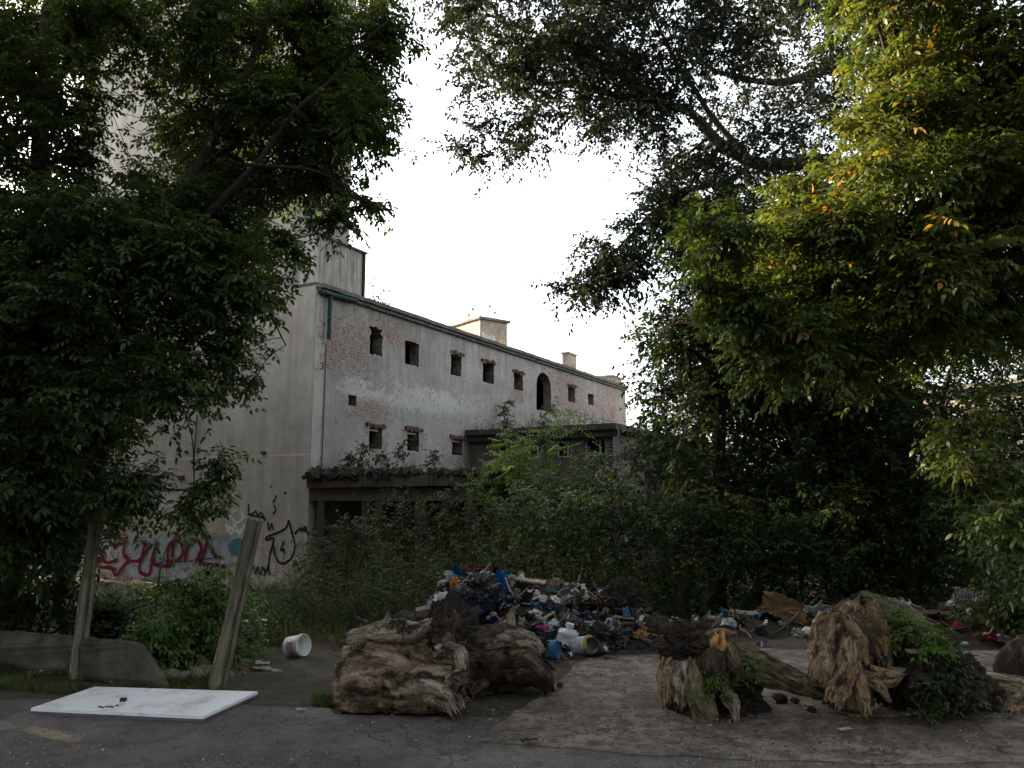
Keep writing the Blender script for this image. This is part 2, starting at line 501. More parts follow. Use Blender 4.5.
def m_ground():
    t = NT('earth'); v = t.obj()
    n = t.noise(v, 1.1, 7, .65); n2 = t.noise(v, 9, 6, .7); n3 = t.noise(v, 60, 3)
    c = t.mix(t.rng(n2, .3, .7), (.03, .023, .017, 1), (.085, .07, .052, 1))
    c = t.mix(t.rng(n, .45, .62), c, (.035, .042, .018, 1))
    c = t.mix(t.rng(n3, .58, .7, 0, .6), c, (.15, .125, .095, 1))
    t.bump(t.math('ADD', n2, t.math('MULTIPLY', n3, .5)), .9, .03)
    return t.done(c, .95, .2)
def axis(lo, hi, dense):
    a = [lo]
    return a
def ground():
    xs = sorted(set([-900, -400, -150, -70, -40, -25, 16, 25, 40, 70, 150, 400, 900] + list(np.linspace(-14, 11, 126))))
    ys = sorted(set([-300, -100, -40, -15, -6, 25, 30, 40, 60, 100, 200, 450, 900] + list(np.linspace(-2, 21, 116))))
    V = []
    for y in ys:
        for x in xs:
            z = gz(x, y)
            if y > 6.3 and y < 25: 
                k = sstep(6.5, 7.4, y)*(1 if x < -1.3 else sstep(8.4, 9.4, y))
                z += k*(.09*mnoise.noise(Vector((x*.7, y*.7, 0))) + .05*mnoise.noise(Vector((x*2.3, y*2.3, 4))) + .03)
            V.append((x, y, z))
    nx, ny = len(xs), len(ys)
    F = [(j*nx+i, j*nx+i+1, (j+1)*nx+i+1, (j+1)*nx+i) for j in range(ny-1) for i in range(nx-1)]
    mb = MB(); mb.add(V, F); o = mb.build('ground', m_ground(), smooth=True); tag(o, kind='structure')
ground()

def m_road():
    t = NT('asphalt'); v = t.obj()
    n = t.noise(v, .9, 6, .6); n2 = t.noise(v, 60, 4, .8); n3 = t.noise(v, 5, 7, .72)
    c = t.mix(t.rng(n, .38, .62), (.042, .039, .038, 1), (.115, .106, .10, 1))
    c = t.mix(t.rng(n2, .53, .66, 0, .8), c, (.17, .155, .145, 1))
    c = t.mix(t.rng(n2, .34, .45, .8, 0), c, (.015, .014, .014, 1))
    c = t.mix(t.rng(n3, .5, .6, 0, .75), c, (.055, .043, .033, 1))
    wv = t.mapping(v, (1, 1, 1)); d = t.noise(v, 2.2, 3); 
    nd = t.node('ShaderNodeVectorMath', operation='ADD'); t.link(v, nd.inputs[0])
    cmb = t.node('ShaderNodeCombineXYZ'); t.link(t.math('MULTIPLY', d, .7), cmb.inputs[0]); t.link(t.math('MULTIPLY', t.noise(v, 3.1, 3), .7), cmb.inputs[1]); t.link(cmb.outputs[0], nd.inputs[1])
    cr = t.voronoi(nd.outputs[0], .55, 'DISTANCE_TO_EDGE')
    ck = t.math('MULTIPLY', t.rng(cr, .002, .008, 1, 0), t.rng(n, .5, .56))
    c = t.mix(t.math('MULTIPLY', ck, .6), c, (.012, .011, .011, 1))
    t.bump(t.math('SUBTRACT', n2, ck), .6, .012)
    return t.done(c, t.rng(n3, .3, .7, .75, .92), .35)
# irregular road edge and broken slab as sheets
def sheet(name, outline, z, mat, thick=.0, sub=.25):
    bm = bmesh.new()
    vs = [bm.verts.new((p[0], p[1], z)) for p in outline]
    f = bm.faces.new(vs)
    if f.normal.z < 0: f.normal_flip()
    if thick:
        r = bmesh.ops.extrude_face_region(bm, geom=[f])
        for e in r['geom']:
            if isinstance(e, bmesh.types.BMVert): e.co.z -= thick
        bmesh.ops.recalc_face_normals(bm, faces=bm.faces[:])
    me = bpy.data.meshes.new(name); bm.to_mesh(me); bm.free(); me.materials.append(mat)
    o = bpy.data.objects.new(name, me); COL.objects.link(o); tag(o, kind='structure'); return o

edge = []
for i in range(241):
    x = -12 + i*.1
    base = 6.75 - .06*(x+5) if x < -1.3 else 6.35
    y = base - .22*sstep(-2.8, -1.2, x) + .10*mnoise.noise(Vector((x*1.1, 3.3, 0))) + .05*mnoise.noise(Vector((x*4.1, 1, 0)))
    edge.append((x, y))
sheet('road', [(-300, -40), (300, -40), (300, 6.3)] + [(12.2, 6.3)] + edge[::-1] + [(-12.2, 7.0), (-300, 7.0)], .012, m_road())

def m_slab():
    t = NT('old_concrete'); v = t.obj()
    n = t.noise(v, 1.5, 7, .65); n2 = t.noise(v, 40, 4, .7); n3 = t.noise(v, 6, 7, .72)
    c = t.mix(t.rng(n, .35, .65), (.11, .097, .083, 1), (.235, .208, .178, 1))
    c = t.mix(t.rng(n2, .5, .75, 0, .5), c, (.26, .24, .22, 1))
    c = t.mix(t.rng(n3, .44, .56, 0, .85), c, (.058, .042, .03, 1))
    c = t.mix(t.rng(t.noise(v, 2.2, 5, .6), .5, .62, 0, .7), c, (.075, .056, .042, 1))
    c = t.mix(t.rng(t.noise(v, 140, 3, .7), .56, .7, 0, .6), c, (.04, .03, .024, 1))
    nd = t.node('ShaderNodeVectorMath', operation='ADD'); t.link(v, nd.inputs[0])
    cmb = t.node('ShaderNodeCombineXYZ'); t.link(t.noise(v, 1.7, 4), cmb.inputs[0]); t.link(t.noise(v, 2.9, 4), cmb.inputs[1]); t.link(cmb.outputs[0], nd.inputs[1])
    ck = t.math('MULTIPLY', t.rng(t.voronoi(nd.outputs[0], .45, 'DISTANCE_TO_EDGE'), .002, .009, 1, 0), t.rng(n, .46, .52))
    c = t.mix(t.math('MULTIPLY', ck, .7), c, (.02, .016, .013, 1))
    t.bump(t.math('SUBTRACT', t.math('ADD', n2, t.math('MULTIPLY', n3, -.8)), ck), .6, .015)
    return t.done(c, .88, .3)
sl_px = [(478, 741), (500, 742), (560, 748), (640, 754), (700, 757), (760, 760), (860, 763), (960, 762), (1060, 764), (1200, 764), (1200, 655), (1030, 652), (930, 650), (820, 650), (720, 648), (660, 640), (610, 650), (575, 664), (560, 680), (545, 690), (530, 702), (505, 720)]
so_ = []
for k, p in enumerate(sl_px):
    a = onground(*p, .02); b = onground(*sl_px[(k+1) % len(sl_px)], .02)
    for j in range(6):
        q = a.lerp(b, j/6); q = q + Vector((mnoise.noise(q*3.1), mnoise.noise(q*3.1 + Vector((5, 5, 0))), 0))*.07
        so_.append((q.x, q.y))
sheet('concrete_slab', so_, .02, m_slab(), .03)

# ------------------------------------------------------------------ abandoned buildings
ZB = -.5
C0 = at(308.5, 498, 18.0); C0.z = ZB
ROT = math.atan2(cu.y, cu.x)
Minv = (Matrix.Translation(C0) @ Matrix.Rotation(ROT, 4, 'Z')).inverted()
def FP(px, py, v=0.0):
    """photo pixel on a plane parallel to the facade, v inside it -> (s, z)"""
    q = Minv @ onplane(px, py, C0 + cv*v, cv); return q.x, q.z
def WP(px, py, u=0.0):
    """photo pixel on a plane parallel to the gable wall -> (v, z)"""
    q = Minv @ onplane(px, py, C0 + cu*u, cu); return q.y, q.z
def bld(name, label, cat): return empty(name, C0, ROT, label, cat)

def mask_blobs(t, sep, blobs):
    """largest of soft elliptical masks; blobs (s, z, rs, rz); sep gives X and Z sockets"""
    out = None
    for (s, z, rs, rz) in blobs:
        a = t.math('DIVIDE', t.math('SUBTRACT', sep[0], s), rs); b = t.math('DIVIDE', t.math('SUBTRACT', sep[1], z), rz)
        d = t.math('SQRT', t.math('ADD', t.math('MULTIPLY', a, a), t.math('MULTIPLY', b, b)))
        m = t.rng(d, .2, 1.5, 1, 0)
        out = m if out is None else t.math('MAXIMUM', out, m)
    return out

def bz(x0, y0, x1, y1, f=FP):
    a = f(x0, (y0+y1)/2); b = f(x1, (y0+y1)/2); c = f((x0+x1)/2, y0); d = f((x0+x1)/2, y1)
    return ((a[0]+b[0])/2, (c[1]+d[1])/2, abs(b[0]-a[0])/2, abs(c[1]-d[1])/2)

def brick_tex(t, vec):
    b = t.node('ShaderNodeTexBrick'); t.link(vec, b.inputs['Vector'])
    b.inputs['Scale'].default_value = 1; b.inputs['Brick Width'].default_value = .27; b.inputs['Row Height'].default_value = .078
    b.inputs['Mortar Size'].default_value = .012; b.inputs['Color1'].default_value = (.15, .055, .04, 1); b.inputs['Color2'].default_value = (.22, .10, .075, 1)
    b.inputs['Mortar'].default_value = (.24, .2, .17, 1); b.inputs['Bias'].default_value = -.1
    return b.outputs['Color'], b.outputs['Fac']

def m_facade():
    t = NT('facade_plaster'); v = t.obj()
    sx = t.node('ShaderNodeSeparateXYZ'); t.link(v, sx.inputs[0]); S, Z = sx.outputs[0], sx.outputs[2]
    n1 = t.noise(v, .8, 7, .62); n2 = t.noise(v, 4.2, 7, .7); n3 = t.noise(v, 22, 4, .7)
    st = t.noise(t.mapping(v, (3, 3, .35)), 2.0, 5)
    c = t.ramp(t.math('ADD', t.math('MULTIPLY', n1, .6), t.math('MULTIPLY', n2, .4)), [(.36, (.225, .215, .198)), (.5, (.32, .308, .286)), (.64, (.405, .385, .355))])
    c = t.mix(t.rng(st, .48, .66, 0, .6), c, (.2, .192, .18, 1))
    c = t.mix(t.rng(t.noise(v, 1.7, 6, .65), .5, .64, 0, .55), c, (.215, .205, .19, 1))
    c = t.mix(t.math('MULTIPLY', t.rng(Z, FP(318, 288)[1]-.9, FP(318, 288)[1]-.05, 0, .7), t.rng(st, .4, .6)), c, (.17, .16, .15, 1))
    # pale repaired patches, paler corner strip, damp low band
    pale = mask_blobs(t, (S, Z), [bz(336, 372, 375, 394), bz(385, 385, 470, 414), bz(365, 394, 460, 414), bz(330, 386, 400, 400)])
    c = t.mix(t.rng(t.math('ADD', t.math('MULTIPLY', pale, .22), t.math('ADD', t.math('MULTIPLY', n1, .3), t.math('MULTIPLY', n2, .7))), .58, .68, 0, .8), c, (.47, .46, .44, 1))
    c = t.mix(t.rng(S, .36, .42, .55, 0), c, (.47, .455, .425, 1))
    damp = mask_blobs(t, (S, Z), [bz(322, 402, 360, 470), bz(385, 405, 520, 438)])
    c = t.mix(t.math('MULTIPLY', damp, t.rng(n2, .4, .6, .25, .65)), c, (.22, .22, .215, 1))
    cm = t.node('ShaderNodeCombineXYZ'); t.link(S, cm.inputs[0]); t.link(Z, cm.inputs[1])
    bc, bf = brick_tex(t, cm.outputs[0])
    zone = mask_blobs(t, (S, Z), [bz(335, 316, 378, 380), bz(365, 316, 412, 348), bz(320, 310, 345, 372), bz(345, 400, 392, 425), bz(548, 365, 580, 400),
                                  bz(556, 375, 590, 425), bz(512, 384, 526, 404), bz(590, 395, 625, 425), bz(364, 424, 388, 455), bz(400, 428, 424, 452), bz(600, 385, 622, 405)])
    n6 = t.noise(v, 9, 8, .75, .6)
    chips = t.math('MULTIPLY_ADD', t.math('ADD', t.math('MULTIPLY', n2, .3), t.math('ADD', t.math('MULTIPLY', n3, .25), t.math('MULTIPLY', n6, .45))), 1.7, -.35)
    ex = t.math('ADD', chips, t.math('MULTIPLY', zone, .135))
    exm = t.rng(ex, .578, .596)
    faded = t.mix(t.rng(n3, .45, .6, .0, .7), bc, (.38, .34, .31, 1))
    c = t.mix(exm, c, faded)
    c = t.mix(t.math('MULTIPLY', zone, t.rng(n6, .35, .45, .5, 0)), c, (.4, .385, .36, 1))
    halo = t.math('MULTIPLY', t.rng(ex, .556, .58), t.math('SUBTRACT', 1.0, exm))
    c = t.mix(t.math('MULTIPLY', halo, .3), c, (.52, .49, .45, 1))
    h = t.math('SUBTRACT', t.math('ADD', t.math('MULTIPLY', n3, .35), t.math('MULTIPLY', n2, .4)), t.math('MULTIPLY', exm, .7))
    t.bump(h, .7, .03)
    return t.done(c, .93, .15)
M_FAC = m_facade()

def m_tower():
    t = NT('tower_render'); v = t.obj()
    sx = t.node('ShaderNodeSeparateXYZ'); t.link(v, sx.inputs[0]); Y, Z = sx.outputs[1], sx.outputs[2]
    n1 = t.noise(v, .7, 7, .62); n2 = t.noise(v, 5, 6, .7); st = t.noise(t.mapping(v, (2.2, 2.2, .16)), 2.0, 6, .6); n3 = t.noise(v, 30, 4, .7)
    c = t.ramp(t.math('ADD', t.math('MULTIPLY', n1, .7), t.math('MULTIPLY', n2, .3)), [(.35, (.21, .192, .17)), (.5, (.285, .265, .238)), (.66, (.36, .338, .305))])
    c = t.mix(t.rng(st, .5, .66, 0, .5), c, (.2, .18, .16, 1))
    c = t.mix(t.rng(st, .3, .42, .45, 0), c, (.42, .41, .4, 1))
    # horizontal day joint and scattered holes
    dz = t.math('ABSOLUTE', t.math('SUBTRACT', Z, WP(230, 457)[1]))
    c = t.mix(t.rng(dz, .012, .03, .4, 0), c, (.5, .42, .38, 1))
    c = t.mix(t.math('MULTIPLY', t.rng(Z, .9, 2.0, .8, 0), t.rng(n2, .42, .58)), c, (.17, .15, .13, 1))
    ho = t.voronoi(v, 1.1)
    c = t.mix(t.rng(ho, .035, .05, .85, 0), c, (.05, .045, .04, 1))
    t.bump(t.math('ADD', n3, t.math('MULTIPLY', n2, .6)), .35, .02)
    return t.done(c, .93, .15)
M_TOW = m_tower()
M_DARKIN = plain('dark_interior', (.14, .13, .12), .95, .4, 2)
M_REVEAL = plain('broken_reveal', (.24, .2, .175), .95, .5, 6, bump=.8)
M_ROOFEDGE = plain('roof_edge', (.17, .16, .15), .92, .5, 3, bump=.6)
M_TAR = plain('tar_roof', (.05, .048, .046), .9, .4, 3)
M_LINTEL = plain('brick_lintel', (.16, .085, .065), .95, .5, 12, bump=.9)
M_GREENPIPE = plain('green_paint', (.03, .085, .07), .6, .4, 5)
M_RUST = plain('rusty_iron', (.07, .045, .035), .8, .5, 8)
M_WHITEFR = plain('white_frame', (.55, .55, .53), .7, .4, 10)

def wall_with_holes(W, H0, H1, holes, plane='F'):
    """front sheet of a wall on s in [0,W], z in [H0,H1]; holes: dict(c, hs, hz, arch, jit). Returns vertices in (s,z) and the inner outlines"""
    mb = MB(); inner = []
    X = {0.0, W}; Z = {H0, H1}; boxes = []
    for h in holes:
        s0, s1, z0, z1 = h['box']; m = .10
        B = (s0-m, s1+m, z0-m, z1+m); boxes.append(B)
        X |= {B[0], B[1]}; Z |= {B[2], B[3]}
    X = sorted(X); Z = sorted(Z)
    for i in range(len(X)-1):
        for j in range(len(Z)-1):
            cx, cz = (X[i]+X[i+1])/2, (Z[j]+Z[j+1])/2
            if any(b[0] < cx < b[1] and b[2] < cz < b[3] for b in boxes): continue
            mb.add([(X[i], 0, Z[j]), (X[i+1], 0, Z[j]), (X[i+1], 0, Z[j+1]), (X[i], 0, Z[j+1])], [(0, 1, 2, 3)])
    for h, B in zip(holes, boxes):
        s0, s1, z0, z1 = h['box']; cx, cz = (s0+s1)/2, (z0+z1)/2; n = 7
        outer = [(B[0]+(B[1]-B[0])*k/n, B[2]) for k in range(n)] + [(B[1], B[2]+(B[3]-B[2])*k/n) for k in range(n)] + \
                [(B[1]-(B[1]-B[0])*k/n, B[3]) for k in range(n)] + [(B[0], B[3]-(B[3]-B[2])*k/n) for k in range(n)]
        inn = []
        hw, hh = (s1-s0)/2, (z1-z0)/2; spring = z1 - hw*.85
        for q, (x, z) in enumerate(outer):
            a = (x-(B[0]+B[1])/2)/((B[1]-B[0])/2); b = (z-(B[2]+B[3])/2)/((B[3]-B[2])/2)
            xi, zi = cx + a*hw, cz + b*hh
            if h.get('arch') and zi > spring:
                ang = math.atan2((zi-spring)/(z1-spring), a); xi = cx + hw*math.cos(ang); zi = spring + (z1-spring)*math.sin(ang)
            jit = h.get('jit', .012)
            top = 1.0 + (1.2*h.get('rag', 0) if b > .5 else 0)
            xi += RNG.normal(0, jit)*top; zi += RNG.normal(0, jit)*top
            inn.append((min(B[1]-.01, max(B[0]+.01, xi)), min(B[3]-.01, max(B[2]+.01, zi))))
        m = len(outer)
        vs = [(p[0], 0, p[1]) for p in outer] + [(p[0], 0, p[1]) for p in inn]
        mb.add(vs, [(k, (k+1) % m, m+(k+1) % m, m+k) for k in range(m)])
        inner.append(inn)
    return mb, inner

wing = bld('factory_wing', 'long two storey derelict wing, small window holes, grey plaster flaking off red brick', 'building')
EAVE = FP(318, 288)[1]; LEN = FP(625.5, 390)[0]
hp = [((370, 328, 383, 355), 1), ((405, 342, 419, 365), .5), ((451, 355, 461.5, 375.5), .3), ((483, 363.5, 494, 383), .3), ((514, 374, 523, 390), .2),
      ((536.5, 373, 551, 411), 0), ((568, 387, 575, 402), .2), ((588, 394, 593.5, 405), .2), ((348.5, 395, 356.5, 405.5), 0),
      ((369, 428, 382, 449), 0), ((407.5, 431.5, 419, 451), 0), ((452, 439.5, 462.5, 455.5), 0), ((503, 406, 505, 413), 0)]
holes = []
for q, ((x0, y0, x1, y1), rag) in enumerate(hp):
    c, z, hs, hz = bz(x0, y0, x1, y1)
    holes.append(dict(box=(c-hs, c+hs, z-hz, z+hz), rag=rag, arch=(q == 5), jit=.02 if rag >= 1 else .01))
mb, inner = wall_with_holes(LEN, -.3, EAVE-.02, holes)
mb.build('wall', M_FAC, wing)
DEP = 6.0
mb = MB()   # far walls, floors inside
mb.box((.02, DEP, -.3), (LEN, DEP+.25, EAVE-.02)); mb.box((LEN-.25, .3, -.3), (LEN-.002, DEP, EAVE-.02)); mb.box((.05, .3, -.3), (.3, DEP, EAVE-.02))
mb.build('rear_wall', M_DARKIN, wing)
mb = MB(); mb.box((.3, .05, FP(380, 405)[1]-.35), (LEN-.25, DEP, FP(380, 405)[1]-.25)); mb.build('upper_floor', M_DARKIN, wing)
mb = MB(); mb.add([(LEN, 0, -.3), (LEN, .3, -.3), (LEN, .3, EAVE-.02), (LEN, 0, EAVE-.02)], [(0, 1, 2, 3)]); mb.build('end_wall', M_FAC, wing)
for q, inn in enumerate(inner):
    m = len(inn); d = .32
    mb = MB()
    vs = [(p[0], 0, p[1]) for p in inn] + [(p[0]+RNG.normal(0, .008), d, p[1]+RNG.normal(0, .008)) for p in inn]
    mb.add(vs, [(k, (k+1) % m, m+(k+1) % m, m+k) for k in range(m)])
    wo = mb.build('window', M_REVEAL, wing)
    s0, s1, z0, z1 = holes[q]['box']
    if q in (2, 3, 4, 6, 9, 10, 11):
        mb = MB(); x = s0-.13
        while x < s1+.11:
            wd = random.uniform(.06, .1); hh = random.uniform(.05, .12); pr = random.uniform(.02, .07)
            if random.random() > .12: mb.box((x, -pr, z1+.015), (min(x+wd, s1+.16), .1, z1+.015+hh))
            x += wd + .006
        mb.build('lintel', M_LINTEL, wo)
    if q in (9, 10, 11):   # remnants of pale frames
        mb = MB(); mb.box((s0+.01, .1, z0+.02), (s0+.05, .14, z1-.02)); mb.box((s0+.05, .1, z1-.075), (s1-.01, .14, z1-.02)); mb.build('frame', M_WHITEFR, wo)
# roof with a ragged overhanging edge
mb = MB(); n = 60
for k in range(n):
    a, b = LEN*k/n + (.06 if k == 0 else 0), LEN*(k+1)/n - .004
    j = .012*mnoise.noise(Vector((k*.7, 0, 0))); e = .02*mnoise.noise(Vector((k*.4, 9, 0)))
    mb.box((a, -.17+e, EAVE+j), (b, DEP+.4, EAVE+.1+j))
    mb.box((a, -.10+e, EAVE-.085+j), (b, -.001, EAVE-.001+j))
roof = mb.build('roof', M_ROOFEDGE, wing)
# gutter stub and downpipe near the corner
s, z = FP(327, 300); z2 = FP(327, 340)[1]
mb = MB(); mb.tube([(s, -.1, EAVE-.12), (s, -.1, z2)], .05, 10); mb.tube([(.08, -.12, EAVE-.09), (s+.02, -.12, EAVE-.09), (s+.9, -.13, EAVE-.06)], .055, 10); mb.build('downpipe', M_GREENPIPE, wing)
s, z = FP(325.5, 345); mb = MB(); mb.tube([(s, -.02, z), (s-.01, -.02, z*.5), (s, -.02, FP(325, 470)[1])], .011, 5); mb.build('conduit', M_RUST, wing)
# bracket on the pale corner
s, z = FP(320.5, 366); mb = MB(); mb.tube([(s, 0, z+.07), (s, -.07, z+.07), (s, -.07, z-.07), (s, 0, z-.07)], .012, 5); mb.build('bracket', M_RUST, wing)
# roof cabin of weathered panels
cb0, cb1 = .06, FP(362.5, 275, .12)[0]; zt = FP(340, 244, .12)[1]; zb_ = EAVE+.16
def m_panel():
    t = NT('cabin_panels'); v = t.obj(); st = t.noise(t.mapping(v, (6, 6, .4)), 2.2, 6, .6); n = t.noise(v, 5, 5)
    c = t.ramp(st, [(.35, (.22, .2, .18)), (.5, (.31, .29, .265)), (.63, (.42, .4, .37))]); c = t.mix(t.rng(n, .55, .7, 0, .5), c, (.17, .155, .13, 1))
    t.bump(st, .4, .01); return t.done(c, .9, .2)
M_PAN = m_panel()
mb = MB(); x = cb0; np_ = 6
for k in range(np_):
    b = cb0 + (cb1-cb0)*(k+1)/np_; mb.box((x, .12 + .008*(k % 2), zb_), (b-.006, .3, zt)); x = b
mb.box((cb0, .3, zb_), (cb1-.01, 1.6, zt-.01))
cab = mb.build('roof_cabin', M_PAN, roof); 
mb = MB(); mb.box((cb1, .08, zb_-.02), (cb1+.07, 1.6, zt+.02)); mb.build('corner_post', M_RUST, cab)
mb = MB(); mb.box((cb0-.03, .06, zt+.003), (cb1+.12, 1.65, zt+.05)); mb.build('cap', M_ROOFEDGE, cab)
mb = MB(); mb.box((cb0, .05, EAVE+.11), (cb1-.05, 1.5, zb_-.004)); mb.build('base_beam', M_GREENPIPE, cab)  # dark green strip filling the gap under the cabin
# white paint streak on the cabin
# stair house on the roof
rc = Minv @ at(480, 340, 30.0)
st_top = (Minv @ at(480, 319, 30.0)).z
stair = empty('stair_house', (rc.x, rc.y, EAVE+.1)); stair.parent = roof; stair.rotation_euler = (0, 0, -R(24))
M_STUCCO = plain('roof_house_render', (.37, .31, .245), .92, .3, 4)
hh = st_top - EAVE - .1
mb = MB(); mb.box((0, 0, 0), (1.3, 3.2, hh)); shw = mb.build('house_wall', M_STUCCO, roof); shw.location = stair.location; shw.rotation_euler = stair.rotation_euler
bpy.data.objects.remove(stair)
mb = MB(); mb.box((-.1, -.1, hh+.002), (1.4, 3.3, hh+.1)); mb.build('house_cap', M_ROOFEDGE, shw)
cols = [(.6, .6, .58), (.45, .5, .6), (.65, .6, .3), (.6, .6, .6), (.5, .3, .25), (.62, .55, .2), (.6, .5, .2)]
for k, c in enumerate(cols):
    mb = MB(); x = .08 + k*.165; z0 = hh*.55 - .03*k
    for e in range(3):
        a = random.uniform(-.03, .03); mb.box((x+.05*e, -.008-.004*e, z0+a+.1*(e == 1)), (x+.055+.05*e, -.003-.004*e, z0+.34+a-.08*(e == 2)))
    mb.build('graffiti_letter', plain('spray_%d' % k, c, .8, .3, 14), shw)
for (px, ht) in ((452, 8), (464, 14), (489, 16), (497, 9)):
    q = Minv @ at(px, 320, 30.3); q = shw.matrix_basis.inverted() @ q
    q.x = min(1.25, max(.05, q.x)); q.y = min(3.1, max(.05, q.y))
    mb = MB(); mb.tube([(q.x, q.y, hh+.1), (q.x+.02, q.y, hh+.1+ht*.03)], .02, 6); mb.box((q.x-.05, q.y-.05, hh+.06+ht*.03), (q.x+.07, q.y+.05, hh+.14+ht*.03)); mb.build('vent_pipe', M_PAN, shw)
# chimney and end block
def cham(px, w_, y0, y1, v, mat, name, d=.5):
    s, z = FP(px, y1, v); z1 = FP(px, y0, v)[1]; hw = abs(FP(px+w_/2, y1, v)[0]-FP(px-w_/2, y1, v)[0])/2
    mb = MB(); mb.box((s-hw, v, EAVE+.08), (s+hw, v+d, z1)); mb.box((s-hw-.05, v-.05, z1+.002), (s+hw+.05, v+d+.05, z1+.07))
    return mb.build(name, mat, roof)
cham(572.5, 8, 355, 375, .9, M_STUCCO, 'chimney', .28); cham(562, 8, 366, 372, .9, M_ROOFEDGE, 'chimney_stub'); cham(617, 9, 378, 388, .4, M_STUCCO, 'parapet_block', 1.2)

# ---- tower / gable
tower = bld('grain_tower', 'tall blank beige tower with red spray painted lettering at its foot', 'building')
V0, V1, TD, HT = .78, 9.7, 2.0, 17.5
mb = MB()
mb.add([(0, 0, -.3), (0, V0, -.3), (0, V0, EAVE+.05), (0, 0, EAVE+.05)], [(0, 3, 2, 1)])
mb.add([(0, V0, -.3), (0, V1, -.3), (0, V1, HT), (0, V0, HT)], [(0, 3, 2, 1)])
mb.add([(0, V0, EAVE+.05), (TD, V0, EAVE+.05), (TD, V0, HT), (0, V0, HT)], [(0, 1, 2, 3)])
mb.add([(TD, V0, EAVE+.05), (TD, V1, EAVE+.05), (TD, V1, HT), (TD, V0, HT)], [(0, 1, 2, 3)])
mb.add([(0, V1, -.3), (TD, V1, -.3), (TD, V1, HT), (0, V1, HT)], [(0, 3, 2, 1)])
mb.add([(0, V0, HT), (TD, V0, HT), (TD, V1, HT), (0, V1, HT)], [(0, 1, 2, 3)])
mb.add([(0, 0, EAVE+.05), (0, V0, EAVE+.05), (.05, V0, EAVE+.05), (.05, 0, EAVE+.05)], [(0, 1, 2, 3)])
mb.add([(0, 0, -.3), (.012, -.012, -.3), (.012, -.012, EAVE-.1), (0, 0, EAVE-.1)], [(0, 1, 2, 3)])
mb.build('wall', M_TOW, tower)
mb = MB(); v_, z_ = WP(197.5, 415); mb.tube([(-.02, v_, z_), (-.03, v_+.01, WP(197, 470)[1])], .015, 5); mb.build('cable', M_RUST, tower)
for (px, py, s_) in ((182, 478, .1), (264, 453, .06), (187, 452, .05)):
    v_, z_ = WP(px, py); mb = MB(); mb.box((-.05, v_-s_, z_-s_*.6), (-.002, v_+s_, z_+s_*.6)); mb.build('iron_stub', M_RUST, tower)
# graffiti: ribbons on the wall
GL = [0]
def strokes(name, col, lines, parent=tower, wpx=2.2, lift=.004, rough=.7):
    mb = MB()
    for ln in lines:
        wd = wpx
        if not hasattr(ln[0], '__len__'): wd = ln[0]; ln = ln[1:]
        pts = [Vector((*WP(*p), 0)) for p in ln]
        pts = smooth_path(pts, 5) if len(pts) > 2 else pts
        hw = wd*.5*19.5/F_PX
        GL[0] += 1; x0 = -lift - .0001*(GL[0] % 40)
        vs = []
        for i, p in enumerate(pts):
            t = (pts[min(i+1, len(pts)-1)] - pts[max(i-1, 0)]).normalized(); nn = Vector((-t.y, t.x, 0))
            h_ = hw*(.75 + .5*abs(mnoise.noise(Vector((i*.5, GL[0], 0)))))
            for sgn in (1, -1):
                q = p + nn*h_*sgn; vs.append((x0 - i*.00006, q.x, q.y))
        mb.add(vs, [(2*i, 2*i+1, 2*i+3, 2*i+2) for i in range(len(pts)-1)])
    return mb.build(name, plain('spray_'+name, col, .9, .25, 12, spec=.03), parent)
def patch(name, col, poly, lift, parent=tower):
    mb = MB(); pts = []
    for k, p in enumerate(poly):
        q = poly[(k+1) % len(poly)]
        for j in range(5): pts.append((p[0]+(q[0]-p[0])*j/5 + random.uniform(-1.2, 1.2), p[1]+(q[1]-p[1])*j/5 + random.uniform(-1.2, 1.2)))
    mb.add([(-lift, *WP(*p)) for p in pts], [tuple(range(len(pts)))]); return mb.build(name, plain('paint_'+name, col, .9, .4, 3), parent)
patch('pale_blue_paint', (.235, .255, .28), [(126, 540), (150, 534), (196, 536), (228, 534), (236, 545), (232, 562), (214, 572), (190, 586), (150, 588), (126, 580)], .0015)
patch('pink_paint', (.25, .17, .15), [(92, 574), (124, 570), (146, 586), (144, 600), (96, 600)], .0022)
patch('teal_paint', (.04, .13, .15), [(227, 544), (238, 538), (247, 540), (246, 556), (232, 556)], .003)
red = [(105, 556), (98, 566), (112, 568), (117, 575), (128, 562), (140, 560), (150, 546)], [(101, 548), (106, 562), (118, 560)], [(128, 536), (124, 552), (130, 560)], \
      [(147, 540), (141, 562), (141, 572), (150, 574), (153, 558), (158, 541)], [(158, 541), (154, 562), (166, 566), (172, 562), (174, 541)], [(168, 565), (170, 545), (180, 541), (184, 552), (178, 560), (170, 562)], \
      [(186, 562), (188, 548), (198, 540), (202, 550), (196, 562)], [(200, 566), (208, 540), (204, 536)], [(208, 540), (216, 556), (222, 558)], [(204, 564), (226, 566)], [(120, 527), (126, 531)], [(116, 534), (122, 540), (114, 548)]
strokes('white_outline', (.42, .4, .4), [[6.6] + list(l) for l in red[:4]] + [[1.4, (112, 578), (116, 577), (128, 566), (139, 564), (145, 577), (153, 576), (155, 566)]], lift=.006)
strokes('red_lettering', (.10, .006, .016), [[4.8] + list(l) for l in red], lift=.024)
[strokes('dark_tag', (.02, .02, .022), [q_], wpx=1.5, lift=.042) for q_ in [[(146, 570), (147, 592)], [(112, 552), (117, 560), (121, 552)], [(118, 570), (112, 566)], [(180, 562), (214, 558)], [(150, 566), (176, 558)]]]
